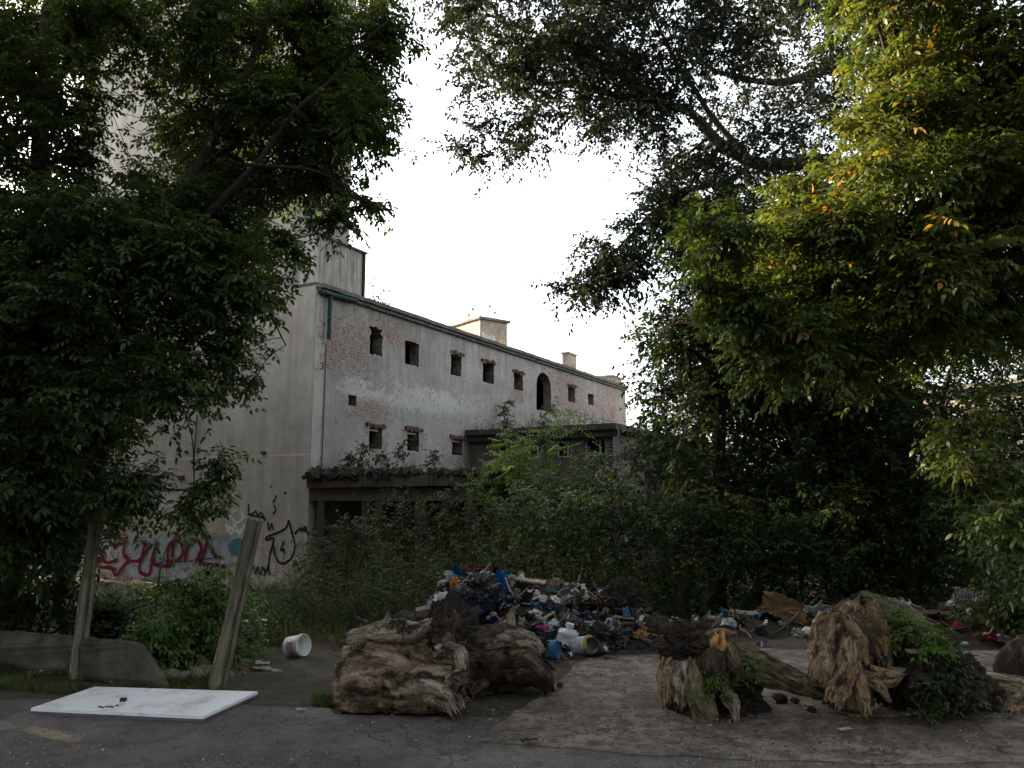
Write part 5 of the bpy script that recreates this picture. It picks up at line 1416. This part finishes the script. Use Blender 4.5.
limb('fresh_break', rel(stA, [(712, 658, 6.1), (717, 645, 6.12), (719, 637, 6.15)]), [.05, .075, .045], W_ORANGE, stA, 30, 6, .3, .3, 38, .05)
limb('fresh_break', rel(stA, [(706, 636, 6.2), (722, 632, 6.2), (733, 634, 6.2)]), [.03, .028, .012], W_TAN, stA, 20, 5, .3, .3, 39, .04)
limb('root', rel(stA, [(722, 690, 6.1), (733, 705, 6.0), (737, 722, 5.95)]), [.05, .045, .02], W_GREY, stA, 24, 6, .4, .3, 40, .05)
clod('root_ball', rel(stA, [(686, 645, 6.3)])[0], (.2, .2, .14), SOIL, stA, 6, 1, .5)
clod('root_ball', rel(stA, [(676, 652, 6.2)])[0], (.1, .1, .07), SOIL, stA, 16, 1, .5)
clod('root_ball', rel(stA, [(738, 702, 6.35)])[0], (.2, .2, .16), SOIL, stA, 7, 1, .5)
roots('root_fibre', rel(stA, [(695, 650, 6.3)])[0], (.24, .16, .14), 130, (.05, .18), stA, BARK, 6, r0=.005)
roots('root_fibre', rel(stA, [(735, 700, 6.2)])[0], (.2, .16, .16), 110, (.06, .2), stA, BARK, 7, r0=.006)
# right stump B: upright, fibrous, soil and greenery behind
b = at(865, 722, 6.0); b.z = 0
stB = empty('tree_stump', b, 0, 'tall upright stump of tan splintered fibres with a soil covered root ball and fresh greens', 'stump', 'uprooted stumps')
limb('trunk', rel(stB, [(838, 700, 6.25), (840, 670, 6.25), (848, 640, 6.3), (860, 613, 6.35)]), [.2, .215, .22, .16], W_TAN, stB, 100, 15, .26, .24, 41, .05)
limb('root', rel(stB, [(828, 615, 6.1), (822, 640, 6.05), (820, 665, 6.0), (822, 684, 6.0)]), [.055, .09, .095, .07], W_TAN, stB, 38, 8, .25, .15, 42, .03)
limb('root', rel(stB, [(848, 640, 6.0), (846, 665, 5.95), (838, 688, 5.9), (832, 704, 5.88)]), [.05, .065, .08, .07], W_TAN, stB, 36, 8, .3, .15, 43, .03)
limb('root', rel(stB, [(846, 645, 6.0), (856, 675, 5.95), (862, 700, 5.9), (866, 714, 5.88)]), [.05, .06, .05, .035], W_TAN, stB, 32, 8, .3, .15, 44, .03)
limb('root', rel(stB, [(848, 620, 6.1), (856, 640, 6.05), (862, 662, 6.0)]), [.06, .07, .04], W_TAN, stB, 32, 7, .35, .2, 45, .06)
limb('root', rel(stB, [(868, 612, 6.2), (878, 635, 6.15), (884, 660, 6.1)]), [.09, .1, .05], W_TAN, stB, 36, 7, .35, .25, 46, .07)
limb('root', rel(stB, [(862, 672, 6.05), (885, 678, 6.0), (900, 672, 6.0)]), [.06, .07, .04], W_TAN, stB, 26, 6, .3, .25, 47, .04)
limb('root', rel(stB, [(866, 680, 6.0), (880, 688, 5.95), (888, 700, 5.95)]), [.04, .04, .02], W_TAN, stB, 22, 6, .3, .25, 48, .03)
limb('trunk', rel(stB, [(858, 612, 6.5), (890, 618, 6.5), (925, 628, 6.5)]), [.14, .15, .09], W_MOSS, stB, 40, 7, .35, .3, 49, .06)
clod('root_ball', rel(stB, [(912, 668, 6.4)])[0], (.42, .36, .30), SOIL, stB, 8, 1, .38, 1.6)
clod('root_ball', rel(stB, [(955, 688, 6.4)])[0], (.22, .25, .2), SOIL, stB, 10, 1, .5)
roots('root_fibre', rel(stB, [(912, 672, 6.3)])[0], (.38, .28, .26), 300, (.08, .3), stB, BARK, 9, r0=.007)
roots('root_fibre', rel(stB, [(850, 625, 6.2)])[0], (.2, .16, .14), 160, (.08, .26), stB, BARK_P, 10, down=-.9, r0=.005)
# foot litter roots
limb('root', rel(stB, [(850, 716, 5.9), (890, 716, 5.85), (925, 711, 5.9), (945, 706, 5.95)]), [.012, .016, .014, .006], W_DARK, stB, 14, 6, .2, .2, 50, .02)

def patch_plant(label, spots, mat_, kind, size, name='stump_weed', tint=.5):
    b = at(*spots[0][:3]); cl = px_clumps(spots)
    tree(name, label, 'plant', b, [([tuple(b), tuple(Vector(c[0]))], .006, .002) for c in cl], cl, mat_, kind, size, per=5, twig_len=.12, tint=tint, twig_r=.002)
patch_plant('small green weed sprouting on the split stump below its orange break', [(712, 676, 5.98, 8, 9), (722, 682, 5.98, 9, 10), (703, 690, 5.98, 8, 7), (745, 668, 6.05, 9, 10), (750, 664, 6.05, 8, 8)], G_FRESH, 'three', .028, tint=.1)
patch_plant('bright green weed covering the upper root ball of the upright stump', [(900, 630, 6.1, 16, 26), (915, 638, 6.02, 18, 32), (930, 644, 6.02, 16, 26), (890, 636, 6.1, 9, 9), (945, 652, 6.1, 12, 12), (912, 628, 6.2, 12, 12)], G_FRESH, 'three', .04, tint=.3)
patch_plant('darker green weed hanging down the outer side of the upright stump', [(950, 672, 6.0, 18, 24), (965, 690, 6.0, 17, 22), (930, 690, 5.92, 16, 18), (925, 712, 5.9, 10, 10), (960, 705, 5.95, 12, 11), (940, 665, 6.0, 14, 13), (975, 678, 6.1, 12, 10)], G_ELDER, 'three', .036, tint=.2)
# small pieces of wood on the stump and at the picture edge
q = at(918, 652, 5.98); put(plank('bark_chip', .17, .05, .012, 6), 'bark_chip', TANB, q, (.3, 0, .1), 'flat tan chip of bark resting on the green weed of the upright stump', 'chip')
b = at(1010, 712, 6.6); b.z = 0
pile = []
for k, (pts, r0, m_, lab) in enumerate((([(985, 676, 6.7), (1010, 680, 6.6), (1040, 684, 6.6)], [.035, .04, .04], W_GREY, 'uppermost grey branch of the cut pile beside the upright stump'), ([(980, 688, 6.6), (1005, 688, 6.5), (1040, 690, 6.5)], [.04, .045, .04], W_TAN, 'middle tan branch of the cut pile beside the upright stump'),
        ([(990, 700, 6.5), (1015, 696, 6.4), (1050, 698, 6.4)], [.05, .06, .06], W_TAN, 'thick orange brown branch low in the cut pile at the picture edge'), ([(1000, 714, 6.3), (1014, 702, 6.3), (1030, 690, 6.3)], [.035, .045, .045], W_GREY, 'short log tilted against the front of the cut pile'), ([(1012, 712, 6.2), (1025, 706, 6.2), (1050, 704, 6.2)], [.04, .045, .045], W_TAN, 'lowest log of the cut pile lying on the concrete'))):
    r_ = empty('cut_branch', at(*pts[0]), 0, lab, 'branch', 'cut branches at the picture edge'); limb('log', rel(r_, pts), r0, m_, r_, 22, 5, .2, .2, 60+k, .03)
b = at(1022, 660, 6.9); r_ = empty('tree_stump', b, 0, 'dark broken stump on top of the cut branches at the picture edge', 'stump', 'uprooted stumps')
limb('trunk', rel(r_, [(1016, 690, 6.8), (1014, 665, 6.8), (1026, 642, 6.9)]), [.12, .13, .08], W_DARK, r_, 36, 7, .35, .3, 70, .05)
q = onground(994, 703); put(crumple('pale_rag', .085, 7, .8, 4, .5), 'pale_rag', GREYS, (q.x, q.y, .07), (0, 0, 0), 'grey crumpled rag on the concrete between the upright stump and the cut branches', 'rag')

# ------------------------------------------------------------------ refuse heaps
def heapz(x, y):
    """height of refuse above ground"""
    z = 0
    for (px, Y, h, sx, sy) in ((455, 9.5, .78, .55, .7), (500, 9.8, .72, .6, .75), (560, 9.8, .62, .6, .7), (610, 9.6, .5, .5, .65), (655, 9.2, .3, .45, .55), (520, 8.9, .25, .7, .45), (590, 8.8, .16, .5, .35)):
        x0 = (px-512)/F_PX*Y; z = max(z, h*math.exp(-((x-x0)/sx)**2 - ((y-Y)/sy)**2)) if False else z + .62*h*math.exp(-((x-x0)/sx)**2 - ((y-Y)/sy)**2)
    return z
def heapz2(x, y):
    z = 0
    for (px, Y, h, sx, sy) in ((720, 10.0, .34, .5, .5), (790, 10.0, .3, .6, .5), (870, 10.1, .42, .8, .6), (950, 10.1, .44, .7, .6), (1010, 10.0, .36, .6, .6), (960, 9.2, .16, .7, .4), (1060, 9.6, .3, .7, .6)):
        x0 = (px-512)/F_PX*Y; z += .62*h*math.exp(-((x-x0)/sx)**2 - ((y-Y)/sy)**2)
    return z
def hz(x, y): return gz(x, y) + heapz(x, y) + heapz2(x, y)
def heap(name, x0, x1, y0, y1, fn, label):
    nx, ny = int((x1-x0)/.05), int((y1-y0)/.05)
    def zf(x, y):
        h = fn(x, y); q = Vector((x*4, y*4, 1))
        return gz(x, y) + (h + min(1, h*7)*(.05*mnoise.noise(q) + .04*mnoise.noise(q*2.7) + .03*mnoise.noise(q*7)) if h > .015 else -.05) - .02
    o = grid_mesh(name, x0, x1, y0, y1, nx, ny, zf, plain('heap_dirt', (.05, .041, .034), .95, .55, 9, bump=1), 'stuff'); tag(o, label, 'debris')
heap('heap_debris', -1.9, 3.0, 7.8, 12, heapz, 'dark mixed dirt and debris forming the main refuse heap')
heap('heap_debris', 1.6, 8.5, 8.2, 12, heapz2, 'dark mixed dirt under the strewn refuse beside the upright stump')

def surf(px, py, lift=0.0):
    """point of the heap surface seen at a photo pixel"""
    d = ray(px, py); best = None
    for i in range(400):
        Y = 7.6 + i*.012; q = CAM + d*(Y/d.y)
        if q.z <= hz(q.x, q.y): best = q; break
    if best is None:
        q = CAM + d*(9.9/d.y); q.z = hz(q.x, q.y); best = q
    best.z += lift; return best

rs = random.Random(11)
def ry(): return (rs.uniform(-.8, .8), rs.uniform(-.8, .8), rs.uniform(0, 6.28))
bits = {}
kinds = [ # key, builder list, mats, name, category, phrase
 ('board', lambda s: plank('scrap_board', 1, rs.uniform(.1, .3), .05, s, rs.uniform(0, .3)), [(BROWN, 'brown'), (DKSC, 'dark'), (GREYS, 'grey'), (TANB, 'tan')], 'scrap_board', 'board', 'broken %s strip of board'),
 ('rod', lambda s: rod('scrap_stick', 1, .016, s), [(TANB, 'pale'), (GREYS, 'grey'), (BROWN, 'brown')], 'scrap_stick', 'stick', 'thin %s stick'),
 ('bag', lambda s: crumple('plastic_scrap', .5, s, .6, 3, .8), [(BLACK, 'black'), (DKSC, 'dark'), (GREYS, 'grey'), (BROWN, 'brown'), (PALE, 'pale blue'), (WHITE, 'white')], 'plastic_scrap', 'plastic', 'crumpled %s plastic scrap'),
 ('rag', lambda s: drape('rag_scrap', 1, .7, s, .3, 10), [(DKSC, 'blackish'), (NAVY, 'navy'), (BROWN, 'brown'), (GREYS, 'grey'), (BLUEC, 'blue')], 'rag_scrap', 'rag', 'twisted %s rag'),
 ('box', lambda s: container('crushed_can', .3, .8, s, .6), [(DKSC, 'dark'), (GREYS, 'grey'), (BLUE, 'blue'), (YELL, 'yellowish'), (WHITE, 'white')], 'crushed_can', 'can', 'small crushed %s can')]
for key, fb, mats, nm, cat, ph in kinds:
    for (m_, cn) in mats:
        for s in range(3):
            me = fb(s*2.3 + len(bits)*.7); me.materials.append(m_); bits[(key, cn, s)] = me
def strew(n, region, where, wts, smin, smax):
    c = 0
    while c < n:
        px, py = rs.uniform(region[0], region[1]), rs.uniform(region[2], region[3])
        p = surf(px, py)
        if heapz(p.x, p.y) + heapz2(p.x, p.y) < .07: 
            if rs.random() > .12: continue
        k = rs.choices(range(5), wts)[0]; key, fb, mats, nm, cat, ph = kinds[k]
        m_, cn = mats[min(len(mats)-1, int(rs.random()**1.7*len(mats)))]
        s_ = rs.uniform(smin, smax)*{'rod': 1.8, 'board': 1.4, 'bag': .75, 'box': .6, 'rag': 1.3}[key]
        z = s_*.05
        put(bits[(key, cn, rs.randrange(3))], nm, None, (p.x, p.y, p.z + z), ry(), (ph % cn) + ' among the ' + where, cat, '%s %ss in the %s' % (cn, nm.replace('_', ' '), where), s_); c += 1
strew(300, (420, 690, 555, 662), 'main refuse heap', (6, 7, 4, 7, 2), .07, .24)
strew(150, (490, 655, 570, 628), 'main refuse heap', (6, 7, 3, 6, 1), .08, .22)
strew(180, (430, 670, 560, 650), 'main refuse heap', (4, 6, 3, 1, 2), .04, .11)
strew(170, (690, 1040, 592, 656), 'refuse strewn behind the stumps', (4, 4, 5, 5, 2), .07, .22)
strew(14, (380, 440, 590, 625), 'weeds at the edge of the main heap', (2, 2, 1, 0, 0), .08, .18)

def item(me, name, mat_, px, py, lift, rot, label, cat, sc=1.0, smooth=False):
    return put(me, name, mat_, surf(px, py, lift), rot, label, cat, None, sc, smooth)
item(crumple('plastic_bag', .10, 1, 1.1, 5, .6), 'plastic_bag', PALE, 447, 575, .03, (0, 0, 0), 'pale blue plastic bag standing at the very top of the main heap', 'bag')
item(drape('cloth', .22, .14, 2, .3), 'plastic_sheet', PALE, 454, 582, .05, (.9, .2, .5), 'pale blue crumpled sheet hanging just under the top bag of the main heap', 'sheet')
item(crumple('bag', .09, 5, .7, 5, .7), 'plastic_bag', WHITE, 444, 602, .03, (0, 0, 0), 'whitish crumpled bag lower on the near slope behind the pale stump', 'bag')
item(drape('rag', .2, .12, 6, .25), 'white_rag', PALE, 437, 609, .04, (.6, .1, .2), 'long pale rag trailing down towards the pale stump', 'rag')
item(drape('rug', .42, .2, 7, .16), 'red_cloth', RED, 470, 571, .09, (.6, 0, .1), 'dark red cloth spread along the crest of the main heap', 'cloth')
item(drape('rug', .14, .1, 8, .16), 'red_scrap', RED, 423, 575, .04, (.6, 0, .4), 'small red scrap at the weedy end of the main heap', 'scrap')
item(crumple('clump', .06, 8, .7, 4, .6), 'orange_scrap', ORNG, 455, 585, .03, (0, 0, 0), 'orange brown scrap below the red cloth', 'scrap')
item(crumple('bag', .2, 12, .8, 5, .55), 'bin_bag', BLACK, 480, 592, .02, (0, 0, 0), 'large black bin bag in the upper middle of the main heap', 'bag')
item(crumple('bag', .17, 13, .7, 5, .55), 'bin_bag', BLACK, 470, 600, .02, (0, 0, 1), 'second black bin bag tucked below the largest one', 'bag')
q = surf(503, 596, .04)
item(drape('cloth', .14, .34, 9, .12), 'blue_cloth', BLUEC, 502, 594, .10, (1.25, .1, .25), 'bright blue cloth hanging upright in the middle of the main heap', 'cloth')
item(plank('slat', .32, .02, .012, 3, .02), 'white_wood_strip', WHITE, 510, 598, .08, (.3, 1.15, .3), 'thin white slat leaning beside the bright blue cloth', 'slat')
item(plank('slat', .2, .03, .012, 5, .02), 'white_wood_strip', WHITE, 469, 614, .05, (.2, .7, -.6), 'short white slat sticking out behind the gnarled root mass', 'slat')
item(drape('cloth', .5, .3, 10, .2), 'navy_cloth', NAVY, 490, 612, .04, (.5, 0, .3), 'crumpled navy cloth under the bright blue cloth', 'cloth')
item(drape('cloth', .5, .3, 14, .2), 'navy_cloth', NAVY, 555, 640, .03, (.5, 0, 1.3), 'dark navy jacket like cloth above the blue drum', 'cloth')
item(plank('b', .34, .075, .02, 7, .05), 'tan_board', TANB, 531, 586, .05, (.35, .1, -.22), 'pale tan board lying near the crest of the main heap', 'board')
item(plank('b', .3, .06, .02, 8, .05), 'tan_board', TANB, 556, 578, .04, (.35, .1, -.12), 'shorter tan board further along the crest of the main heap', 'board')
item(plank('b', .4, .14, .03, 9, .05), 'dark_board', DKSC, 548, 583, .03, (.35, 0, -.2), 'wide dark board between the two tan boards on the crest', 'board')
item(drape('cl', .14, .1, 15, .2), 'turquoise_scrap', TURQ, 552, 592, .03, (.6, 0, .2), 'faded turquoise scrap below the crest boards', 'scrap')
item(crumple('w', .035, 14, .8, 4, .6), 'white_cup', WHITE, 575, 594, .03, (0, 0, 0), 'small white cup on the upper slope past the crest boards', 'cup')
item(crumple('w', .03, 15, .8, 4, .6), 'white_scrap', WHITE, 618, 600, .03, (0, 0, 0), 'small white scrap high on the low end of the main heap', 'scrap')
item(crumple('soil', .24, 61, .9, 5, .5, 1.8, .12), 'soil_lump', SOIL, 625, 603, .0, (0, 0, 0), 'dark lump of root soil at the falling end of the main heap', 'soil')
item(plank('b', .26, .03, .015, 10, .02), 'tan_stick', TANB, 545, 623, .05, (.2, -.4, .5), 'slim tan stick lying above the magenta cloth', 'stick')
# drum, canister, tub
p = surf(549, 659); p.y -= .05; p.z = gz(p.x, p.y) + .03
o = put(container('blue_drum', .095, .175, 3, .06), 'blue_drum', BLUE, (p.x-.08, p.y, p.z+.08), (R(4), R(86), R(-14)), 'blue plastic drum on its side at the front of the main heap', 'drum', None, 1, True)
q = surf(565, 644); root = empty('canister', (q.x, q.y, q.z-.02), .5, 'translucent white canister with a small cap, behind the blue drum', 'canister'); root.rotation_euler = (.15, .2, .4)
put(container('body', .105, .16, 5, .12, True), 'body', plain('milky_plastic', (.5, .52, .53), .45, .2, 9), (0, 0, 0), smooth=True).parent = root
mb = MB(); mb.lathe([(0, .2), (.042, .2), (.042, .235), (0, .235)], 16); mb.build('cap', WHITE, root)
q = surf(581, 650); root = empty('yellow_tub', (q.x, q.y, q.z+.04), 0, 'tub with a yellow lid lying on its side next to the translucent canister', 'tub'); root.rotation_euler = (R(80), R(20), R(52))
put(container('body', .095, .17, 7, .06), 'body', plain('tub_side', (.4, .42, .45), .5, .35, 16), (0, 0, -.08), smooth=True).parent = root
mb = MB(); mb.lathe([(0, .085), (.1, .085), (.102, .09), (.102, .112), (.09, .118), (0, .116)], 24); mb.build('lid', plain('yellow_lid', (.36, .24, .05), .5, .25, 10), root, True)
q = surf(596, 652); put(container('dark_tub', .085, .15, 9, .2), 'dark_tub', BLACK, (q.x, q.y, q.z+.03), (R(70), R(10), R(-30)), 'black tub on its side at the toe of the main heap', 'tub', None, 1, True)
item(crumple('m', .06, 16, .8, 4, .6), 'magenta_cloth', PINK, 541, 633, .02, (0, 0, 0), 'small magenta cloth above the blue drum', 'cloth')
item(drape('m', .24, .14, 17, .3), 'striped_wrapper', PALE, 549, 631, .03, (.7, 0, .1), 'pale blue wrapper bunched beside the magenta cloth', 'wrapper')
item(crumple('m', .2, 18, .8, 5, .5), 'bin_bag', BLACK, 607, 637, .0, (0, 0, 0), 'shiny black bin bag at the front low end of the main heap', 'bag')
item(crumple('m', .075, 19, .6, 5, .7), 'plastic_bag', WHITE, 611, 628, .05, (0, 0, 0), 'white crumpled bag on top of the front black bin bag', 'bag')
item(drape('m', .12, .07, 20, .3), 'plastic_bag', WHITE, 612, 641, .06, (.9, 0, 0), 'torn white bag on the face of the front black bin bag', 'bag')
item(drape('m', .1, .045, 21, .3), 'paper_scrap', WHITE, 599, 648, .04, (.8, .5, 0), 'folded white paper slanting beside the black tub', 'paper')
item(crumple('m', .03, 22, .8, 4, .5), 'paper_scrap', WHITE, 605, 651, .02, (0, 0, 0), 'tiny crumpled white paper at the toe of the main heap', 'paper')
item(crumple('m', .06, 23, .8, 4, .5), 'orange_scrap', ORNG, 641, 637, .02, (0, 0, 0), 'orange brown scrap at the low tail of the main heap', 'scrap')
item(drape('m', .26, .2, 24, .2), 'tarpaulin', plain('grey_green_tarp', (.1, .105, .08), .8, .4, 7), 661, 628, .06, (.7, .1, .4), 'dull olive tarpaulin at the tail of the main heap beside the split stump', 'tarpaulin')
item(plank('b', .35, .05, .02, 12, .03), 'grey_wood_strip', GREYS, 368, 610, .12, (.1, .25, -.3), 'grey slat lying in the weeds apart from the main heap', 'slat')
item(crumple('m', .09, 25, .9, 4, .5), 'grey_bag', GREYS, 404, 611, .08, (0, 0, 0), 'grey bag half hidden behind the pale stump', 'bag')
# refuse behind the right stumps
item(drape('c', .5, .28, 31, .18), 'curled_cardboard', CARD, 785, 622, .16, (1.0, .25, -.35), 'brown curled sheet of cardboard propped behind the upright stump', 'cardboard')
item(plank('b', .5, .025, .02, 15, .25), 'dark_strip', DKSC, 786, 634, .08, (.3, -.6, .2), 'dark bent strip below the curled cardboard', 'strip')
item(drape('c', .26, .12, 32, .3), 'plastic_bag', PALE, 815, 602, .05, (.4, 0, 0), 'pale blue bag lying above the tan top of the upright stump', 'bag')
item(crumple('c', .06, 33, .8, 4, .5), 'pale_lump', GREYS, 798, 635, .02, (0, 0, 0), 'pale lump on the ground under the curled cardboard', 'lump')
item(crumple('c', .055, 34, .8, 4, .5), 'plastic_bag', WHITE, 808, 633, .02, (0, 0, 0), 'small white bag next to the pale lump', 'bag')
item(crumple('c', .07, 35, .9, 4, .6), 'plastic_bag', PALE, 897, 599, .04, (0, 0, 0), 'small pale bag behind the green top of the upright stump', 'bag')
item(crumple('c', .04, 36, .9, 4, .6), 'white_cup', WHITE, 951, 606, .03, (0, 0, 0), 'small white cup beside the striped cloth', 'cup')
def m_striped():
    t = NT('striped_cloth'); v = t.obj(); wv = t.node('ShaderNodeTexWave'); t.link(v, wv.inputs[0]); wv.inputs['Scale'].default_value = 9; wv.inputs['Distortion'].default_value = 3
    c = t.ramp(wv.outputs['Fac'], [(.3, (.45, .42, .47)), (.5, (.3, .1, .14)), (.62, (.5, .48, .52)), (.8, (.16, .15, .22))]); return t.done(c, .9, .2)
item(drape('c', .44, .26, 37, .2), 'striped_cloth', m_striped(), 973, 601, .06, (.55, .1, -.2), 'crumpled pinkish striped cloth on top of the strewn refuse', 'cloth')
item(drape('c', .24, .2, 38, .08), 'yellow_cardboard', YELL, 990, 629, .08, (.75, .2, .3), 'flat square of yellow cardboard below the striped cloth', 'cardboard')
item(crumple('c', .05, 39, 1, 4, .6), 'red_rag', RED, 960, 630, .03, (0, 0, 0), 'small red rag between the green weed and the yellow cardboard', 'rag')
item(drape('c', .2, .1, 40, .2), 'red_cloth', RED, 988, 640, .03, (.4, 0, -.5), 'red cloth crumpled just under the yellow cardboard', 'cloth')
item(plank('b', .22, .035, .015, 16, .03), 'white_wood_strip', PALE, 958, 646, .03, (.2, .1, .1), 'pale slat lying on the ground under the small red rag', 'slat')
item(plank('b', .55, .09, .03, 17, .03), 'brown_board', BROWN, 925, 618, .05, (.4, .05, -.15), 'long brown board behind the green weed of the upright stump', 'board')
item(crumple('c', .1, 41, .7, 4, .5), 'yellow_scrap', YELL, 1016, 620, .03, (0, 0, 0), 'yellowish scrap at the picture edge past the yellow cardboard', 'scrap')
item(drape('c', .22, .2, 42, .2), 'grey_sheet', GREYS, 1010, 645, .03, (.6, 0, .6), 'grey sheet on the refuse beside the dark broken stump', 'sheet')
item(crumple('c', .25, 43, .6, 5, .5), 'bin_bag', BLACK, 905, 630, .0, (0, 0, 0), 'black bin bag in the dark hollow behind the upright stump', 'bag')
item(crumple('c', .25, 44, .6, 5, .5), 'bin_bag', BLACK, 735, 625, .0, (0, 0, 0), 'black bin bag in the dark between the two right stumps', 'bag') if False else None

# wood chips and leaf litter on the slab
n = 1500; ch = []
def spotchip():
    c = random.choice([(700, 725, 60, 12), (850, 725, 90, 10), (560, 690, 60, 18), (640, 705, 70, 18), (760, 700, 60, 20), (600, 735, 130, 14), (900, 745, 120, 10), (500, 705, 40, 14), (960, 715, 40, 10), (330, 690, 90, 12), (560, 672, 40, 6)])
    return random.gauss(c[0], c[2]), random.gauss(c[1], c[3])
LV = Leaves(); P = []
while len(P) < 4600:
    px, py = spotchip()
    if py < 640 or py > 768: continue
    q = onground(px, py, .036); P.append((q.x, q.y, q.z + .004 if q.y < 8.6 else q.z + .05))
P = np.array(P); m = len(P); a = RNG.random(m)*6.28
D = np.stack([np.cos(a), np.sin(a), RNG.uniform(-.05, .35, m)], 1)
LV.add(leaf_geo(P, D, norm(np.array([0, 0, 1.]) + rand_unit(m)*.4), RNG.uniform(.012, .065, m), RNG.uniform(.004, .016, m), .1))
o = LV.build('wood_litter', mat_leaf('dry_litter', [(0, (.022, .014, .01)), (.65, (.06, .04, .027)), (.92, (.12, .085, .06)), (1, (.3, .25, .2))], .05, .9, 1.0)); tag(o, 'scattered bark chips and dry leaves on the concrete', 'litter', kind='stuff')
for k, (px, py, r_) in enumerate(((672, 712, .04), (680, 716, .03), (664, 708, .025), (741, 716, .035), (780, 705, .05), (795, 706, .03), (812, 715, .03), (560, 690, .025), (885, 700, .04), (536, 690, .03))):
    q = onground(px, py); put(crumple('soil_clod', r_, k, .7, 3, .5), 'soil_clod', SOIL, (q.x, q.y, .03+r_*.4), (0, 0, k), 'dark crumb of root soil on the concrete around the stumps', 'clod', 'soil crumbs around the stumps')
q = onground(529, 741, .04); put(drape('dry_leaf', .12, .06, 50, .15, 8), 'dry_leaf', BROWN, (q.x, q.y, .05), (0, 0, .2), 'curled brown piece of bark lying alone on the front of the slab', 'bark')
q = onground(845, 730, .04); put(drape('white_scrap', .1, .05, 51, .12, 8), 'paper_scrap', WHITE, (q.x, q.y, .05), (0, 0, .2), 'white scrap lying in front of the upright stump', 'scrap')
P = []
while len(P) < 3500:
    px, py = random.uniform(-30, 1050), 700 + 70*random.random()**.8
    q = onground(px, py, .012)
    if mnoise.noise(Vector((q.x*1.1, q.y*1.6, 2))) < -.12: continue
    P.append((q.x, q.y, (.024 if px > 480 and py < 760 else .016)))
P = np.array(P); m = len(P); a = RNG.random(m)*6.28; LV = Leaves()
LV.add(leaf_geo(P, np.stack([np.cos(a), np.sin(a), RNG.uniform(0, .5, m)], 1), norm(np.array([0, 0, 1.]) + rand_unit(m)*.5), RNG.uniform(.006, .02, m), RNG.uniform(.005, .016, m), -.2))
o = LV.build('road_gravel', mat_leaf('grit', [(0, (.05, .047, .043)), (.6, (.13, .12, .11)), (.95, (.22, .21, .2)), (1, (.4, .39, .37))], .0, .95, 1.0, .1)); tag(o, 'loose grit scattered over the asphalt', 'gravel', kind='stuff')
def roof_pts(n, x0, x1, v0, v1, z):
    M_ = Minv.inverted(); out = []
    for _ in range(n):
        p_ = M_ @ Vector((random.uniform(x0, x1), random.uniform(v0, v1), z)); out.append(tuple(p_))
    return out
herbs('roof_weeds', roof_pts(150, 6.6, 7.6, -4.6, -.1, za + .02), .12, .55, 9, .09, .018, G_WEED)
herbs('roof_weeds', roof_pts(130, 0, .8, -4.6, -.1, zr + .02), .08, .35, 8, .08, .016, G_WEED)
herbs('roof_weeds', roof_pts(60, 14, LEN, -.12, 1.0, EAVE + .08), .08, .4, 8, .08, .016, G_WEED)
# ground cover labels
for o in list(COL.objects):
    if o.get('kind') == 'stuff' and not o.parent and 'label' not in o.keys():
        nm = o.name.split('.')[0]
        tag(o, {'tall_weeds': 'tall thin weeds growing in front of the sheds', 'low_weeds': 'low dark ground weeds', 'roof_weeds': 'weeds growing along the roof edges', 'verge_grass': 'short grass along the asphalt edge', 'rough_grass': 'rough grass below the tower wall'}.get(nm, nm.replace('_', ' ') + ' covering the ground'), nm.split('_')[-1])
